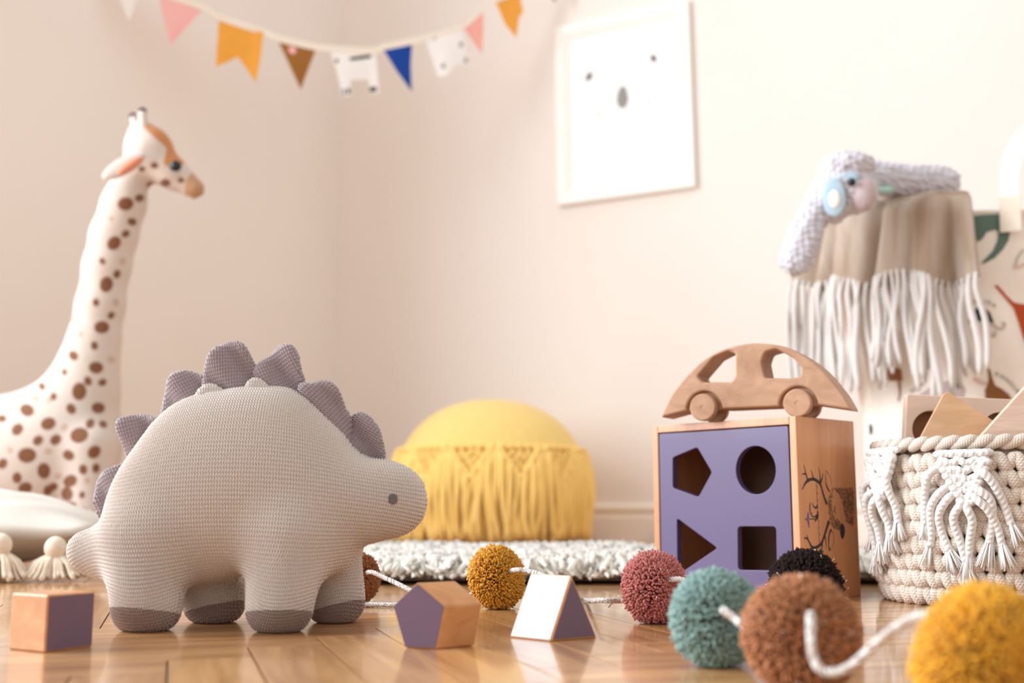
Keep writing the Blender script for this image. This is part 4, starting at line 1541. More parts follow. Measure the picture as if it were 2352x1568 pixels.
# ------------------------------------------------------------------ yellow pouf
PC_ = np.array([at(1128, 1165, 2.80)[0], 2.80, 0.0])
pouf = thing('fringed_pouf', 'round yellow knitted pouf with knotted fringe in front of the wall corner', 'pouf', tuple(PC_))
PRR = 0.232
prof = [(0.0, 0.004), (0.19, 0.004), (0.218, 0.02), (PRR - 0.004, 0.06), (PRR, 0.12), (PRR - 0.002, 0.18), (0.222, 0.215), (0.205, 0.25), (0.176, 0.286), (0.138, 0.315), (0.092, 0.336), (0.045, 0.346), (0.0, 0.349)]
pr = crom(prof, 4)
V, F, UV = lathe([(max(a, 0), b) for a, b in pr], 96, PC_, False)
mk('pouf_body', V, F, M['pouf'], pouf, uv=UV)
def pp(th, z, off):
    rr_ = np.interp(z, [p[1] for p in pr][:], [p[0] for p in pr][:])
    rr_ = max(rr_, PRR - 0.006) if z < 0.2 else rr_
    return PC_ + np.array([math.cos(th) * (rr_ + off), math.sin(th) * (rr_ + off), z])
NT = 13
rp = random.Random(21)
zt, zv = 0.222, 0.150
def pouf_tri(th0):
    w = 2 * math.pi / NT * 0.46
    mb = MB()
    def lob(u, z, du, dz, rad, off):
        pts = [pp(th0 + (u + du * t) * w, z + dz * t, off + rad * 0.4 * (1 - t * t)) for t in np.linspace(-1, 1, 5)]
        mb.add(*tube(pts, [rad * .6, rad * .95, rad, rad * .95, rad * .6], 6))
    for i in range(5):
        lob(-0.8 + 0.4 * i, zt, 0.20, 0.001, 0.0075, 0.004)
    for row, nn in ((0, 5), (1, 4), (2, 3), (3, 2), (4, 1)):
        for i in range(nn):
            lob((i - (nn - 1) / 2) * 0.36, zt - 0.015 - row * 0.012, 0.15, rp.choice([-.006, .006]), 0.0065, 0.004)
    for sgn in (-1, 1):
        for i in range(7):
            t = (i + 0.5) / 7
            lob(sgn * (0.95 * (1 - t)), zt + (zv - zt) * t, sgn * -0.085, (zv - zt) / 14, 0.0078, 0.007)
    mb.make('knotted_triangle', M['pouf_cord'], pouf)
for k in range(NT):
    th0 = 2 * math.pi * (k + 0.5) / NT - math.pi / 2 + 0.06
    pouf_tri(th0)
    w = 2 * math.pi / NT
    for i in range(13):
        u = (i + 0.5) / 13 - 0.5
        zs = zt - 0.004 + (zv - zt) * (1 - min(1, abs(u) / 0.46))
        amp = rp.uniform(0.002, 0.016) * rp.choice([-1, 1])
        ph = rp.uniform(0, 6.28)
        dr = rp.uniform(-0.008, 0.008)
        zb = rp.uniform(0.004, 0.018)
        pts = []
        for t in np.linspace(0, 1, 9):
            z = zs + (zb - zs) * t
            th = th0 + u * w + (amp * math.sin(t * 3.6 + ph) * t + dr * t) / PRR
            pts.append(pp(th, z, 0.006 + 0.006 * math.sin(t * math.pi) + rp.uniform(0, 0.003) + (0.004 if i % 2 else 0)))
        V, F, UV = tube(pts, rp.uniform(0.0050, 0.0066), 6)
        mk('fringe_strand', V, F, M['pouf_cord'], pouf, uv=UV)

# ------------------------------------------------------------------ cushion with tassels
CXc, CYc = -0.733, 1.512
Crot = math.radians(12)
cush = thing('tasselled_cushion', 'ivory linen cushion with yarn tassels lying on the floor behind the dinosaur tail', 'cushion', (CXc, CYc, 0.0))
hs = 0.192
x = np.linspace(-hs - 0.02, hs + 0.02, 66)
sq = rounded([(-hs, -hs), (hs, -hs), (hs, hs), (-hs, hs)], 0.02, 6)
sq = [(a * (1 - 0.10 * (1 - abs(b) / hs) * (abs(a) > abs(b))), b * (1 - 0.10 * (1 - abs(a) / hs) * (abs(b) > abs(a)))) for a, b in sq]
hh = x[1] - x[0]
t2 = inflate(sq, x, x, 0.62, 1800)
tm_ = t2.max()
t2 = np.where(t2 > 0, tm_ * 0.80 * np.clip(t2 / tm_, 0, 1) ** 1.55 + 2.0e-5, t2 * 0.2)
org, g = grid3((x[0], x[0], -0.06), (x[-1], x[-1], 0.07), hh)
nz_ = g[0].shape[2]
t2 = t2[:g[0].shape[0], :g[0].shape[1]]
zrel = np.where(g[2] > 0, g[2], g[2] * 1.15)
fld = norm_field(zrel ** 2 - t2[:, :, None], hh)
V, F = surface_nets(fld, org, hh)
V = relax(V, F, 4)
V, F, Nn = subdivide(V, F, 1)
zc = 0.056
top = V[:, 2] > 0
V = V + np.stack([0 * V[:, 0], 0 * V[:, 0], 0.0012 * np.sin(V[:, 0] * 60 + 3 * np.sin(V[:, 1] * 30))], 1)
V = V @ np.array([[math.cos(Crot), math.sin(Crot), 0], [-math.sin(Crot), math.cos(Crot), 0], [0, 0, 1.0]])
mk('cushion_cover', V + np.array([CXc, CYc, zc]), F, M['linen'], cush)
def tassel(px, Y, ztop, zbot, parent, seed, spread=0.028):
    rr = np.random.default_rng(seed)
    X = at(px, 1250, Y)[0]
    t = bpy.data.objects.new('tassel', None)
    COL.objects.link(t); t.parent = parent; t.empty_display_size = 0.01
    c = np.array([X, Y, ztop - 0.012])
    V, F, UV = ball(c, 0.0125, 14, 10, (1, 1, 1.1))
    mk('tassel_head', V, F, M['tassel'], t, uv=UV)
    mb = MB()
    for i in range(95):
        a = 2 * math.pi * rr.uniform()
        s = math.sqrt(rr.uniform())
        d = np.array([math.cos(a), 0.55 * math.sin(a) - 0.12, 0]) * s
        zb = zbot + rr.uniform(0, 0.006)
        H = ztop - 0.02 - zb
        pts = [c + d * 0.006 + np.array([0, 0, -0.008]), c + d * 0.012 + np.array([0, 0, -0.008 - H * 0.35]) + d * spread * 0.35, np.array([c[0], c[1], zb + H * 0.25]) + d * (spread * 0.75 + 0.006), np.array([c[0], c[1], zb]) + d * (spread + 0.006)]
        mb.add(*tube(crom(pts, 2), 0.0024, 5))
    mb.make('tassel_skirt', M['tassel'], t, kind='stuff')
tassel(2, 1.325, 0.054, 0.0025, cush, 1, 0.034)
tassel(128, 1.34, 0.050, 0.0025, cush, 2, 0.034)
tassel(-150, 1.30, 0.052, 0.0025, cush, 3, 0.03)

# ------------------------------------------------------------------ giraffe
GY = 1.98
gir = thing('plush_giraffe', 'tall white plush giraffe with brown spots sitting behind the cushion', 'plush toy', (at(120, 1165, GY)[0], GY, 0))
gp = lambda px, py, dy=0.0: at(px, py, GY + dy)
lo = (gp(-190, 1100)[0], GY - 0.17, -0.004)
hi = (gp(500, 1100)[0], GY + 0.17, gp(330, 235)[2])
h = 0.009
org, G = grid3(lo, hi, h)
R_ = lambda px: pxlen(px, GY)
chain = [(296, 425, 44), (284, 470, 50), (262, 540, 53), (246, 610, 53), (231, 700, 54), (217, 780, 58), (203, 840, 68), (188, 900, 84), (165, 975, 108)]
f = None
for (x0, y0, r0), (x1, y1, r1) in zip(chain[:-1], chain[1:]):
    d = sd_capsule(G, gp(x0, y0), gp(x1, y1), R_(r0), R_(r1))
    f = d if f is None else smin(f, d, 0.015)
f = smin(f, sd_ell(G, gp(75, 1060), (R_(190), R_(150), R_(165))), 0.05)
f = smin(f, sd_ell(G, gp(-90, 1090), (R_(190), R_(150), R_(175))), 0.04)
for dy in (-0.055, 0.06):
    f = smin(f, sd_capsule(G, gp(203, 1030, dy), gp(206, 1230, dy), R_(56), R_(50)), 0.02)
    f = smin(f, sd_capsule(G, gp(206, 1240, dy), gp(212, 1276, dy), R_(50), R_(48)), 0.008)
f = smin(f, sd_capsule(G, gp(-40, 1220, -0.1), gp(120, 1250, -0.1), R_(50), R_(42)), 0.02)
hd = smin(sd_capsule(G, gp(322, 300), gp(340, 352), R_(25), R_(55)), sd_capsule(G, gp(345, 362), gp(398, 398), R_(52), R_(36)), 0.02)
hd = smin(hd, sd_capsule(G, gp(396, 398), gp(447, 434), R_(32), R_(25)), 0.02)
hd = smin(hd, sd_ell(G, gp(340, 330), (R_(50), R_(46), R_(42))), 0.02)
f = smin(f, hd, 0.022)
f = smax(f, 0.001 - G[2], 0.01)
V, F = surface_nets(f, org, h)
V = relax(V, F, 4)
V, F, Nn = subdivide(V, F, 2)
cream = np.array(s2l((208, 193, 182))); brown = np.array(s2l((122, 76, 44))); faint = np.array(s2l((190, 164, 146)))
tan = np.array(s2l((190, 124, 70))); muz = np.array(s2l((184, 142, 108)))
colr = np.tile(cream, (len(V), 1))
ppx = CX + FPX * V[:, 0] / ((V - CAM) @ FW)
ppy = CY - FPX * ((V - CAM) @ UP) / ((V - CAM) @ FW)
frontside = V[:, 1] < GY + 0.02
def z2(zx, zy): return zx / 1.351, 200 + zy / 1.351
SP = [(390, 362, 20, 1), (433, 344, 12, 1), (345, 408, 8, 0), (410, 418, 12, 1), (390, 455, 11, 1), (354, 484, 19, 1), (280, 490, 8, 0), (318, 540, 9, 1), (380, 540, 10, 0), (363, 580, 11, 1), (330, 612, 20, 1), (254, 632, 8, 0), (298, 668, 10, 1), (360, 668, 10, 0), (345, 708, 10, 1), (316, 745, 19, 1), (228, 720, 9, 0), (250, 765, 8, 0), (293, 802, 11, 1), (228, 833, 13, 1), (345, 845, 10, 0), (298, 870, 18, 1), (200, 884, 8, 1), (130, 928, 10, 1), (273, 912, 12, 1), (318, 916, 11, 1), (246, 944, 22, 1), (166, 960, 10, 1), (110, 965, 9, 0), (305, 995, 17, 1), (221, 998, 14, 1), (84, 1002, 18, 1), (152, 972, 8, 0),
      (6, 1028, 11, 1), (280, 1044, 13, 1), (320, 1046, 11, 1), (150, 1044, 19, 1), (200, 1055, 10, 0), (54, 1062, 16, 1), (246, 1080, 23, 1), (118, 1096, 14, 1), (173, 1094, 15, 1), (31, 1126, 9, 0), (84, 1142, 23, 1), (150, 1130, 10, 0), (213, 1142, 15, 1), (292, 1132, 18, 1), (8, 1168, 14, 1), (258, 1186, 13, 1), (298, 1182, 12, 1), (136, 1190, 20, 1), (182, 1206, 10, 0), (53, 1212, 14, 1), (218, 1222, 18, 1), (270, 1220, 9, 0), (78, 1244, 18, 1), (165, 1240, 12, 1), (208, 1262, 18, 1), (255, 1265, 9, 1), (220, 1300, 14, 1), (150, 1250, 14, 1), (262, 1320, 12, 1), (290, 1356, 11, 1), (235, 1340, 10, 1)]
rs = random.Random(2)
def blend(mask, c):
    global colr
    mask = np.clip(mask, 0, 1)[:, None]
    colr = colr * (1 - mask) + c * mask
for zx, zy, rr_, dk in SP:
    x_, y_ = z2(zx, zy)
    rad = rr_ / 1.351 * 1.12
    a = rs.uniform(0, 3.14)
    dx, dy = ppx - x_, ppy - y_
    ex = (dx * math.cos(a) + dy * math.sin(a)) / 1.12; ey = (-dx * math.sin(a) + dy * math.cos(a)) / 0.92
    d = np.hypot(ex, ey)
    blend(np.where(frontside, (rad - d) / 2.5 + 0.5, 0), brown if dk else faint)
# spots on the side turned away
for i in range(170):
    k = rs.randrange(len(V))
    if V[k, 1] > GY + 0.05 and ppy[k] > 440:
        d = np.linalg.norm(V - V[k], axis=1)
        blend((rs.uniform(0.007, 0.016) - d) / 0.002 + 0.5, brown)
def seg_d(x0, y0, x1, y1):
    t = np.clip(((ppx - x0) * (x1 - x0) + (ppy - y0) * (y1 - y0)) / ((x1 - x0) ** 2 + (y1 - y0) ** 2), 0, 1)
    return np.hypot(ppx - x0 - t * (x1 - x0), ppy - y0 - t * (y1 - y0))
hm = ppy < 470
for s in ((340, 285, 392, 330, 13), (392, 330, 412, 366, 14), (394, 340, 386, 372, 10)):
    blend(np.where(hm, (s[4] - seg_d(*s[:4])) / 3 + .5, 0), tan)
blend(np.where(hm, (38 - np.hypot(ppx - 462, (ppy - 434) * 0.85)) / 4 + .5, 0), muz)
for x_, y_, rx_ in ((355, 380, 9), (326, 388, 8), (380, 420, 12), (416, 414, 8), (346, 425, 9)):
    blend(np.where(hm & frontside, (rx_ - np.hypot(ppx - x_, (ppy - y_) * 1.25)) / 2.5 + .5, 0), brown)
o = mk('body', V, F, M['giraffe'], gir)
ca = o.data.color_attributes.new('Col', 'FLOAT_COLOR', 'POINT')
ca.data.foreach_set('color', np.concatenate([colr, np.ones((len(V), 1))], 1).astype(np.float32).ravel())
for dx, dy, hgt in ((6, -0.02, 0), (-14, 0.035, 12)):
    pts = [gp(326 + dx * 0.6, 300 + hgt, dy), gp(324 + dx * 0.8, 275 + hgt, dy), gp(321 + dx, 258 + hgt, dy)]
    V, F, UV = tube(crom(pts, 4), R_(11), 12)
    hn = mk('horn', V, F, M['cream_plush'], gir)
    V, F, UV = ball(gp(321 + dx * 1.05, 257 + hgt, dy), R_(11), 12, 8)
    mk('horn_tip', V, F, M['black_plush'], hn)
for side_, dy in ((-1, -0.052), (1, 0.05)):
    hy = GY + dy * 0.86
    V, F, UV = ball(at(403, 381, hy), R_(15), 16, 12, (1, 0.6, 0.9))
    e = mk('eye', V, F, M['bead_black'], gir)
def leaf(mb, a, b, w, y0, th):
    a, b = np.array(a, float), np.array(b, float)
    d = (b - a); L = np.linalg.norm(d); d /= L
    c = np.array([0, 1.0, 0]); u = np.cross(d, c); u /= np.linalg.norm(u)
    R = np.stack([d, c, u], 1)
    mb.add(*ball((a + b) / 2, 1.0, 18, 12, (L / 2, th, w), R))
for dy in (-0.056, 0.058):
    mb = MB(); leaf(mb, gp(334, 352, dy), gp(236, 410, dy * 1.5), R_(21), 0, 0.007)
    er = mb.make('ear', M['cream_plush'], gir)
    mb = MB(); leaf(mb, gp(328, 360, dy * 1.15), gp(272, 400, dy * 1.5), R_(11), 0, 0.007)
    mb.make('ear_lining', M['orange_plush'], er)

# ------------------------------------------------------------------ framed print on the right wall
FD = 0.022
pw = P_R + WN * FD
fr = [onplane(x, y, pw, WN) for x, y in ((1269, 63), (1579, -2), (1596, 427), (1284, 471))]
fc_ = sum(fr) / 4
pic = thing('framed_print', 'white framed print of a pale animal face hanging on the wall', 'picture', tuple(fc_ - WN * FD))
ex = (fr[1] - fr[0] + fr[2] - fr[3]) / 2
FWd = np.linalg.norm(ex); ex = ex / FWd
FHt = (np.linalg.norm(fr[3] - fr[0]) + np.linalg.norm(fr[2] - fr[1])) / 2
ez = np.cross(WN, ex); ez = ez if ez[2] > 0 else -ez
def fpt(a, b, d):
    return fc_ + ex * a + ez * b + WN * (d - FD + 0.001)
hw, hh_ = FWd / 2, FHt / 2
sec = [(0, 0.001), (0, 0.020), (0.003, 0.022), (0.022, 0.020), (0.040, 0.012), (0.041, 0.004)]
cs = [(-1, 1), (1, 1), (1, -1), (-1, -1)]
for i in range(4):
    (ax, az), (bx, bz) = cs[i], cs[(i + 1) % 4]
    V = []
    for (sx_, sz_) in ((ax, az), (bx, bz)):
        for ins, d in sec:
            V.append(fpt(sx_ * (hw - ins), sz_ * (hh_ - ins), d))
    m = len(sec)
    F = [[j, j + 1, j + 1 + m, j + m] for j in range(m - 1)] + [list(range(m))[::-1], list(range(m, 2 * m))]
    mk('frame_bar', V, F, M['frame'], pic, smooth=False)
V = [fpt(sx_ * (hw - 0.038), sz_ * (hh_ - 0.038), d) for d in (0.008, 0.003) for sx_, sz_ in cs]
prn = mk('print', V, [[3, 2, 1, 0], [0, 1, 5, 4], [1, 2, 6, 5], [2, 3, 7, 6], [3, 0, 4, 7], [4, 5, 6, 7]], M['paper'], pic, smooth=False)
pp0 = fpt(0, 0, 0.0083)
def ovals(name, cx_, cy_, rx_, ry_, rot, mat, lab, egg=0.0):
    P = []
    for t in np.linspace(0, 2 * math.pi, 28, endpoint=False):
        a, b = rx_ * math.cos(t) * (1 + egg * math.sin(t)), ry_ * math.sin(t)
        P.append(onplane(cx_ + a * math.cos(rot) - b * math.sin(rot), cy_ + a * math.sin(rot) + b * math.cos(rot), pp0, WN))
    mk(name, P, [list(range(28))], mat, prn, smooth=False, label=lab)
ovals('printed_nose', 1430, 223, 13, 26, 0.03, M['print_grey'], 'grey egg-shaped nose', 0.18)
ovals('printed_eye', 1353, 176, 5.5, 11, 0.5, M['print_black'], 'small dark eye')
ovals('printed_eye', 1501, 134, 6, 9, -0.5, M['print_black'], 'small dark eye')
ovals('printed_cheek', 1375, 262, 8, 9, 0, M['print_blush'], 'faint blush cheek')
ovals('printed_cheek', 1491, 234, 8, 9, 0, M['print_blush'], 'faint blush cheek')

# ------------------------------------------------------------------ bunting across the corner
def left_wall_px(px):
    u = (px - CX) / FPX * math.cos(PITCH)
    t = (u * CORNER[1] - CORNER[0]) / (WL[0] - u * WL[1])
    return CORNER + t * WL
BA = left_wall_px(180) + WR * 0.05
BB = wall_at_px(1340) + WN * 0.02
bd = BB - BA; bd[2] = 0; bd /= np.linalg.norm(bd)
bn = np.array([bd[1], -bd[0], 0])
bun = thing('bunting', 'bunting of coloured felt pennants on cream tape strung across the corner', 'bunting', tuple(onplane(800, 118, BA, bn)))
def bpx(x, y):
    p = onplane(x, y, BA, bn)
    return p
def flag(name, pts, mat, label, phase=0.0, n=True):
    top = min(p[1] for p in pts)
    def m(x, y):
        p = bpx(x, y)
        dep = (y - top) / 100.0
        return p + bn * (0.006 * math.sin(x * 0.05 + phase) * dep + 0.004 * dep)
    V, F = slab(pts, m, bn, 0.0016, (), 14)
    return mk(name, V, F, mat, bun, smooth=False, label=label), m
flag('pennant', [(256, -45), (324, -30), (295, 53)], M['flag_white'], 'white triangular pennant at the end of the row', 0.3)
flag('pennant', [(363, -14), (465, 21), (389, 107)], M['flag_pink'], 'pale pink triangular pennant', 1.0)
flag('pennant', [(503, 43), (604, 76), (597, 135), (586, 191), (565, 155), (546, 130), (520, 145), (493, 156)], M['flag_orange'], 'ochre swallowtail pennant next to the brown one', 2.0)
fb, m_ = flag('pennant', [(638, 92), (726, 112), (690, 206)], M['flag_brown'], 'brown triangular pennant with a pale dot', 0.5)
p = m_(671, 117)
V, F, UV = ball(p + bn * 0.0018, pxlen(10, p[1]), 14, 8, (1, 1, 1))
c_ = p + bn * 0.0018
V = c_ + (V - c_) - np.outer((V - c_) @ bn, bn) * 0.8
mk('pale_dot', V, F, M['flag_pink'], fb)
fw, m_ = flag('pennant', [(757, 115), (862, 121), (866, 165), (870, 214), (852, 216), (846, 182), (803, 186), (805, 222), (784, 226), (774, 172)], M['flag_white'], 'white animal-shaped pennant with dark stripe and hooves', 0.0)
def fpatch(parent, m_, pts, mat, name):
    V, F = slab(pts, lambda x, y: m_(x, y) + bn * 0.0016, bn, 0.0004, (), None)
    mk(name, V, F, mat, parent, smooth=False)
fpatch(fw, m_, [(768, 137), (851, 126), (852, 133), (770, 146)], M['print_black'], 'printed_stripe')
fpatch(fw, m_, [(783, 209), (801, 205), (803, 217), (786, 221)], M['print_black'], 'printed_hoof')
fpatch(fw, m_, [(848, 201), (864, 199), (865, 210), (851, 212)], M['print_black'], 'printed_hoof')
flag('pennant', [(879, 112), (946, 98), (943, 150), (946, 209), (910, 165)], M['flag_blue'], 'royal blue triangular pennant', 1.2)
fw, m_ = flag('pennant', [(976, 90), (1060, 66), (1078, 148), (1045, 150), (1022, 178), (1003, 180)], M['flag_white'], 'white pennant with small grey dots', 0.7)
for x_, y_ in ((996, 86), (1058, 103), (1069, 139), (1015, 154)):
    fpatch(fw, m_, [(x_ + 5 * math.cos(t), y_ + 6 * math.sin(t)) for t in np.linspace(0, 6.28, 12, endpoint=False)], M['print_grey'], 'printed_dot')
flag('pennant', [(1057, 52), (1110, 24), (1108, 75), (1104, 126)], M['flag_salmon'], 'salmon pink triangular pennant', 1.9)
flag('pennant', [(1137, 3), (1192, -18), (1201, 28), (1192, 40), (1186, 86), (1160, 55)], M['flag_orange'], 'narrow ochre swallowtail pennant high on the string', 2.6)
flag('pennant', [(1243, -40), (1288, -62), (1272, 8)], M['flag_brown'], 'brown pennant tip at the top edge', 0.2)
line = crom([(215, -62), (256, -46), (324, -31), (363, -16), (465, 19), (503, 41), (604, 75), (638, 90), (726, 110), (757, 113), (810, 117), (862, 118), (879, 110), (946, 96), (976, 88), (1060, 62), (1110, 22), (1137, 1), (1192, -20), (1243, -42), (1288, -64), (1340, -95)], 4)
n_ = len(line)
V, F = [], []
for i, (x_, y_) in enumerate(line):
    V += [bpx(x_, y_ - 9), bpx(x_, y_ + 7), bpx(x_, y_ + 7) + bn * 0.0032, bpx(x_, y_ - 9) + bn * 0.0032]
for i in range(n_ - 1):
    for k in range(4):
        a_, b_ = i * 4 + k, i * 4 + (k + 1) % 4
        F.append([a_, b_, b_ + 4, a_ + 4])
F += [[3, 2, 1, 0], [(n_ - 1) * 4 + k for k in range(4)]]
mk('tape', V, F, M['ribbon'], bun, smooth=False)

# ------------------------------------------------------------------ printed storage bag
SX, SY = at(2245, 1165, 1.86)[0], 1.86
SH = 0.530
def SR(z):
    t = min(1, max(0, (z - 0.20) / 0.28)); t = t * t * (3 - 2 * t)
    return 0.172 + 0.030 * t
bag = thing('storage_bag', 'tall cream canvas storage bag printed with animals, behind the rope basket', 'storage bag', (SX, SY, 0))
prof = [(0.0, 0.001), (0.150, 0.001), (0.166, 0.006), (0.172, 0.022)] + [(SR(z), z) for z in np.linspace(0.05, SH - 0.006, 22)] + [(SR(SH) + 0.002, SH - 0.004), (SR(SH), SH), (SR(SH) - 0.006, SH - 0.004)] + [(SR(z) - 0.006, z) for z in np.linspace(SH - 0.02, 0.03, 8)] + [(0.0, 0.02)]
V, F, UV = lathe(prof, 72, (SX, SY, 0), False)
mk('bag_body', V, F, M['bagcloth'], bag, uv=UV)
def on_bag(px, py, off=0.0006):
    d = ray(px, py)
    R = 0.185
    for it in range(8):
        a = d[0] ** 2 + d[1] ** 2
        b = -(d[0] * SX + d[1] * SY)
        c = SX ** 2 + SY ** 2 - (R + off) ** 2
        q = b * b - a * c
        t = (-b - math.sqrt(max(q, 0))) / a
        R = SR((CAM + d * t)[2])
    return CAM + d * t
def bag_normal(p):
    v = np.array([p[0] - SX, p[1] - SY, 0]); return v / np.linalg.norm(v)
def bprint(name, pts, mat, label=None, step=11, smooth_=True, off=0.0006):
    pts = [tuple(p) for p in (crom(pts, 3, True) if smooth_ else pts)]
    V, F = slab(pts, lambda x, y: on_bag(x, y, off), bag_normal, 0.0005, (), step)
    mk(name, V, F, mat, bag, smooth=False, label=label)
def bstroke(name, pts, w, mat, label=None):
    P = crom(pts, 5)
    T = np.gradient(P, axis=0); T /= np.linalg.norm(T, axis=1)[:, None]
    W = np.interp(np.linspace(0, 1, len(P)), np.linspace(0, 1, len(w)), w)
    Nn = np.stack([-T[:, 1], T[:, 0]], 1)
    A = np.concatenate([P + Nn * W[:, None] / 2, (P - Nn * W[:, None] / 2)])
    V = [on_bag(x, y, 0.0011) for x, y in A]
    m = len(P)
    mk(name, V, [[i, i + 1, m + i + 1, m + i] for i in range(m - 1)], mat, bag, smooth=False, label=label)
bprint('printed_animal', [(2228, 497), (2262, 493), (2298, 491), (2300, 510), (2320, 533), (2316, 552), (2304, 572), (2285, 592), (2262, 604), (2253, 606), (2262, 595), (2280, 577), (2291, 552), (2293, 532), (2286, 527), (2266, 533), (2257, 548), (2246, 555), (2238, 545), (2230, 515)], M['p_green'], 'grey green printed lizard with curved tail', smooth_=False)
bprint('printed_animal', [(2284, 656), (2290, 654), (2300, 664), (2314, 681), (2328, 694), (2345, 698), (2395, 698), (2400, 800), (2362, 805), (2350, 775), (2340, 742), (2328, 708), (2308, 684)], M['p_rust'], 'rust orange printed animal', smooth_=False)
bprint('printed_animal', [(2225, 742), (2230, 718), (2246, 706), (2260, 706), (2274, 718), (2280, 734), (2286, 748), (2272, 738), (2252, 737), (2236, 741)], M['p_navy'], 'navy printed jellyfish bell', smooth_=False)
for pts in ([(2236, 742), (2236, 765), (2242, 782)], [(2258, 740), (2263, 768), (2264, 788), (2256, 790), (2253, 784)], [(2270, 740), (2272, 762), (2281, 772), (2287, 766), (2282, 760)], [(2278, 742), (2292, 754), (2304, 752), (2307, 742), (2300, 741)]):
    bstroke('printed_tentacle', pts, [8, 7, 5], M['p_stone'])
bprint('printed_animal', [(2268, 846), (2274, 848), (2280, 870), (2286, 885), (2300, 892), (2318, 906), (2333, 938), (2342, 965), (2292, 968), (2284, 930), (2279, 912), (2275, 965), (2261, 968), (2265, 928), (2262, 895), (2268, 884), (2271, 868)], M['p_brown'], 'brown printed kangaroo', smooth_=False)
bstroke('printed_paw', [(2236, 869), (2250, 876), (2266, 882)], [9, 11, 8], M['p_blush'])
bprint('printed_animal', [(2106, 915), (2132, 892), (2160, 881), (2184, 872), (2204, 877), (2216, 894), (2208, 918), (2180, 945), (2110, 948)], M['p_mauve'], 'greyish mauve printed seal')
bprint('printed_patch', [(2189, 880), (2196, 878), (2206, 884), (2208, 891), (2196, 890), (2190, 892)], M['p_dim'], None, off=0.0013)
bprint('printed_animal', [(2111, 778), (2118, 772), (2128, 776), (2130, 800), (2127, 812), (2118, 808)], M['p_tan'], 'chestnut printed monkey')
bprint('printed_patch', [(2117, 766), (2120, 760), (2126, 762), (2127, 772), (2119, 774)], M['p_dim'], None)
bstroke('printed_tail', [(2123, 803), (2126, 828), (2134, 841), (2147, 835)], [9, 8, 6], M['p_tan'])
bprint('printed_animal', [(2049, 822), (2054, 840), (2070, 849), (2073, 874), (2042, 875), (2036, 852), (2045, 843)], M['p_tan'], 'chestnut printed cat', smooth_=False)
bstroke('printed_leg', [(2064, 872), (2067, 900), (2063, 922)], [6, 4, 3], M['p_tan'])
bprint('printed_patch', [(1997, 974), (2003, 978), (2003, 994), (1998, 998)], M['p_navy'], None, off=0.0010)
bstroke('printed_curl', [(2332, 612), (2338, 590), (2352, 572)], [6, 5], M['p_stone'])
bstroke('printed_curl', [(2328, 614), (2342, 612), (2358, 604)], [7, 5], M['p_blush'])
def arc_text(body, p0, p1, p2, size):
    cu = bpy.data.curves.new('tmp', 'FONT')
    cu.body = body
    cu.size = 1.0
    cu.space_character = 1.1
    o = bpy.data.objects.new('tmp', cu)
    COL.objects.link(o)
    dg = bpy.context.evaluated_depsgraph_get()
    me = bpy.data.meshes.new_from_object(o.evaluated_get(dg))
    co = np.array([v.co[:] for v in me.vertices]); F = [list(f.vertices) for f in me.polygons]
    bpy.data.objects.remove(o); bpy.data.curves.remove(cu); bpy.data.meshes.remove(me)
    L = co[:, 0].max()
    p0, p1, p2 = map(np.array, (p0, p1, p2))
    V = []
    for x_, y_, _ in co:
        t = x_ / L
        q = (1 - t) ** 2 * p0 + 2 * t * (1 - t) * p1 + t * t * p2
        d = 2 * (1 - t) * (p1 - p0) + 2 * t * (p2 - p1); d = d / np.linalg.norm(d)
        nrm = np.array([d[1], -d[0]])
        if nrm[1] > 0: nrm = -nrm
        q = q + nrm * y_ * size
        V.append(on_bag(q[0], q[1], 0.0012))
    mk('printed_word', V, F, M['p_dim'], bag, smooth=False, label='arched printed word %s' % body)
arc_text('KANGUR', (2284.0, 861.0), (2318.0, 874.0), (2338.0, 908.0), 14)
arc_text('FOKA', (2096.0, 904.0), (2108.0, 892.0), (2124.0, 884.0), 13)
arc_text('MEDUZA', (2224.0, 706.0), (2250.0, 680.0), (2286.0, 708.0), 12)
# carrying handle of white webbing
hp = crom([(2322, 528, 0.0), (2320, 480, 0.002), (2318, 430, 0.006), (2324, 375, 0.012), (2344, 325, 0.012), (2384, 292, 0.008), (2440, 292, 0.008), (2484, 330, 0.008), (2500, 400, 0.004), (2502, 470, 0.0), (2502, 525, 0.0)], 5)
def ribbon3(pts, wpx, name, mat):
    yb = on_bag(2322, 500)[1]
    C = np.array([at(x_, y_, yb - 0.007 - o_) for x_, y_, o_ in pts])
    T = np.gradient(C, axis=0); T /= np.linalg.norm(T, axis=1)[:, None]
    fn = np.array([-0.55, -0.85, 0.0]); fn /= np.linalg.norm(fn)
    S = np.cross(T, fn); S /= np.linalg.norm(S, axis=1)[:, None]
    w = pxlen(wpx, yb) / 2
    V, F = [], []
    for c, s in zip(C, S):
        V += [c + s * w, c - s * w, c - s * w + fn * 0.003, c + s * w + fn * 0.003]
    for i in range(len(C) - 1):
        for k in range(4):
            a_, b_ = i * 4 + k, i * 4 + (k + 1) % 4
            F.append([a_, b_, b_ + 4, a_ + 4])
    F += [[3, 2, 1, 0], [(len(C) - 1) * 4 + k for k in range(4)]]
    return mk(name, V, F, mat, bag, smooth=False)
ribbon3(hp, 42, 'handle', M['webbing'])
ribbon3([(2322, 532, 0.0036), (2321, 495, 0.0042), (2320, 452, 0.0072)], 46, 'handle_end', M['webbing_end'])

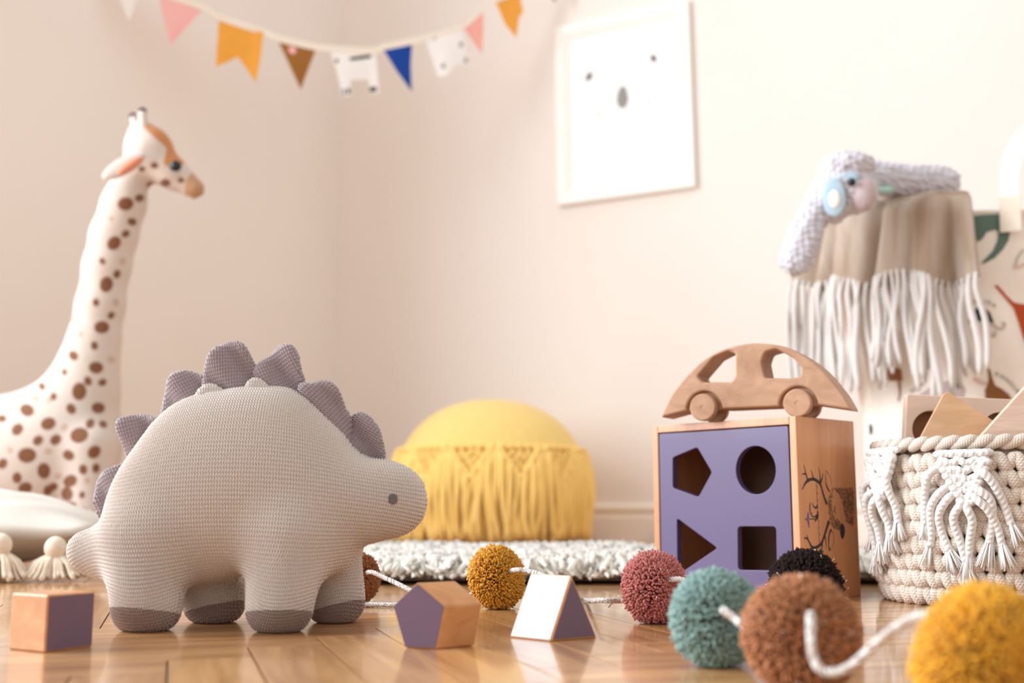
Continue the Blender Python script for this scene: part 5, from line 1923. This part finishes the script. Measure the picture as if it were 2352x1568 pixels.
# ------------------------------------------------------------------ throw blanket over the rim
thr = thing('throw_blanket', 'beige mohair throw with long ivory fringe draped over the storage bag rim', 'blanket', (SX - 0.08, SY - 0.18, SH))
def bag_theta(px):
    p = on_bag(px, 560)
    return math.atan2(p[1] - SY, p[0] - SX)
tha, thb = -math.pi * 1.06, bag_theta(2232)
NSg, NTg = 120, 34
hem_px = lambda s: 600 + 52 * np.clip(s * 1.35 - 0.15, 0, 1) + 8 * math.sin(s * 21)
def fold(s):
    v = 0.0
    for s0, w, a in ((0.20, 0.05, 0.030), (0.36, 0.030, 0.012), (0.60, 0.042, 0.042), (0.78, 0.03, 0.010), (0.93, 0.036, 0.032)):
        v -= a * math.exp(-((s - s0) / w) ** 2)
    return 0.010 + v + 0.003 * math.cos(s * 37 + 1.0) + 0.002 * math.sin(s * 71)
def drape(s, t):
    """t: -1 inside the bag, 0 on the rim, 1 at the hem."""
    th = tha + (thb - tha) * s + (0.02 * math.sin(s * 26) - 0.10 * math.sin(s * math.pi)) * max(t, 0)
    left = np.clip(1 - s / 0.42, 0, 1)
    zh = 0.452 - 0.040 * s + 0.008 * math.sin(s * 19)
    R = SR(SH)
    if t >= 0:
        a = min(t / 0.22, 1.0)
        rr_ = R + 0.004 + (0.034 + fold(s) * (0.45 + 0.75 * t) + 0.030 * left * t) * math.sin(a * math.pi / 2)
        rr_ = max(rr_, R + 0.005)
        z = SH + 0.010 - (SH + 0.010 - zh) * (t - 0.10 * math.sin(a * math.pi / 2) * (1 - t)) ** 1.0
        z = SH + 0.012 * (1 - a) + 0.004 - (SH - zh) * max(0, t - 0.06) / 0.94
        z += fold(s * 1.07 + 0.3) * 0.35 * (1 - t)
        z += 0.034 * (1 - s) ** 0.8 * (1 - t)
    else:
        rr_ = R + 0.004 + 0.05 * t
        z = SH + 0.016 + 0.016 * math.sin(-t * math.pi) - 0.03 * t * t + fold(s * 1.07 + 0.3) * 0.35 + 0.034 * (1 - s) ** 0.8
    return np.array([SX + math.cos(th) * rr_, SY + math.sin(th) * rr_, z])
V, F = [], []
ts = np.concatenate([np.linspace(-1, 0, 8, endpoint=False), np.linspace(0, 0.25, 10, endpoint=False), np.linspace(0.25, 1, NTg - 18)])
for s in np.linspace(0, 1, NSg):
    for t in ts:
        V.append(drape(s, t))
m = len(ts)
for i in range(NSg - 1):
    for k in range(m - 1):
        F.append([i * m + k, (i + 1) * m + k, (i + 1) * m + k + 1, i * m + k + 1])
cl = mk('cloth', V, F, M['blanket'], thr)
so = cl.modifiers.new('thickness', 'SOLIDIFY'); so.thickness = 0.004; so.offset = 0
rf = random.Random(8)
for i in range(62):
    s = (i + 0.5) / 62
    p = drape(s, 0.985)
    out_ = np.array([p[0] - SX, p[1] - SY, 0]); out_ /= np.linalg.norm(out_)
    sd = np.array([-out_[1], out_[0], 0])
    ln = (0.185 + 0.02 * math.sin(s * 17)) * rf.uniform(0.85, 1.08) * (1.0 - 0.2 * s)
    sw = rf.uniform(-0.016, 0.016)
    pts = [p + [0, 0, 0.006]]
    for t in (0.12, 0.3, 0.5, 0.75, 1.0):
        pts.append(p + sd * (sw * t + 0.004 * math.sin(t * 6 + i)) + out_ * (0.004 + 0.004 * math.sin(i * 2.1 + t * 3)) + np.array([0, 0, -ln * t]))
    P = crom(pts, 3)
    wv = np.interp(np.linspace(0, 1, len(P)), [0, 0.1, 0.5, 0.9, 1], [0.0030, 0.0036, 0.0042, 0.0052, 0.0022]) * rf.uniform(0.7, 1.25)
    V, F, UV = tube(P, wv, 7)
    mk('fringe_strand', V, F, M['fringe'], thr, uv=UV)

# ------------------------------------------------------------------ furry plush lying on top
QY = 1.635
q_ = lambda x_, y_, d=0.0: at(x_, y_, QY + d)
plu = thing('furry_plush', 'lavender white furry plush animal with pale blue patch lying over the throw', 'plush toy', tuple(q_(2000, 470)))
S_ = lambda p: pxlen(p, QY)
h = 0.0042
org, G = grid3(q_(1770, 660, 0) - np.array([0, 0.07, 0]), q_(2235, 330, 0) + np.array([0.02, 0.26, 0.03]), h)
hd = smin(sd_ell(G, q_(1938, 425), (S_(62), S_(58), S_(64))), sd_capsule(G, q_(1925, 440), q_(1915, 482), S_(50), S_(32)), 0.02)
hd = smin(hd, sd_ell(G, q_(1972, 445, -0.012), (S_(44), S_(48), S_(46))), 0.012)
brow = sd_ell(G, q_(1944, 386, -0.006), (S_(66), S_(66), S_(38)))
f = smin(hd, brow, 0.006)
f = smin(f, sd_capsule(G, q_(1888, 455, 0.01), q_(1850, 535, 0.0), S_(34), S_(36)), 0.012)
f = smin(f, sd_capsule(G, q_(1848, 540, 0.0), q_(1830, 592, 0.0), S_(39), S_(41)), 0.010)
f = smin(f, sd_capsule(G, q_(1985, 408, 0.06), at(2165, 422, QY + 0.11), S_(42), S_(44)), 0.03)
V, F = surface_nets(f, org, h)
V = relax(V, F, 3)
V, F, Nn = subdivide(V, F, 1)
r = np.random.default_rng(9)
nz = np.zeros(len(V))
for k in range(9):
    kv = r.normal(0, 1, 3); kv /= np.linalg.norm(kv)
    nz += np.sin(V @ kv * r.uniform(350, 900) + r.uniform(0, 6.28))
V = V + Nn * (0.0006 * nz)[:, None]
mk('body', V, F, M['fur'], plu)
def qoval(name, x_, y_, rx_, ry_, mat, d, th, lab=None, rot=0.0):
    R = basis((math.cos(rot), -0.35, 0), (0, -0.12, 1))
    V, F, UV = ball(q_(x_, y_, d), 1.0, 20, 12, (S_(rx_), th, S_(ry_)), R)
    mk(name, V, F, mat, plu, label=lab)
qoval('eye_patch', 1916, 452, 27, 46, M['blue_felt'], -0.0335, 0.0035, 'pale blue oval patch')
qoval('eye_disc', 1917, 457, 14, 21, M['flag_white'], -0.0362, 0.003, 'white disc in the blue patch')
qoval('forehead', 1946, 408, 26, 14, M['blue_felt'], -0.0372, 0.003, 'pale blue forehead band')
qoval('muzzle', 1982, 446, 32, 40, M['fur_mauve'], -0.030, 0.016, 'mauve muzzle')
V, F, UV = ball(q_(1956, 418, -0.046), S_(9.5), 14, 10)
mk('eye', V, F, M['bead_black'], plu)
V, F, UV = tube(crom([q_(1996, 432, 0.0), q_(2012, 436, 0.02), q_(2040, 436, 0.05), q_(2062, 430, 0.09)], 5), S_(9), 10)
mk('scarf', V, F, M['mint_felt'], plu, uv=UV)
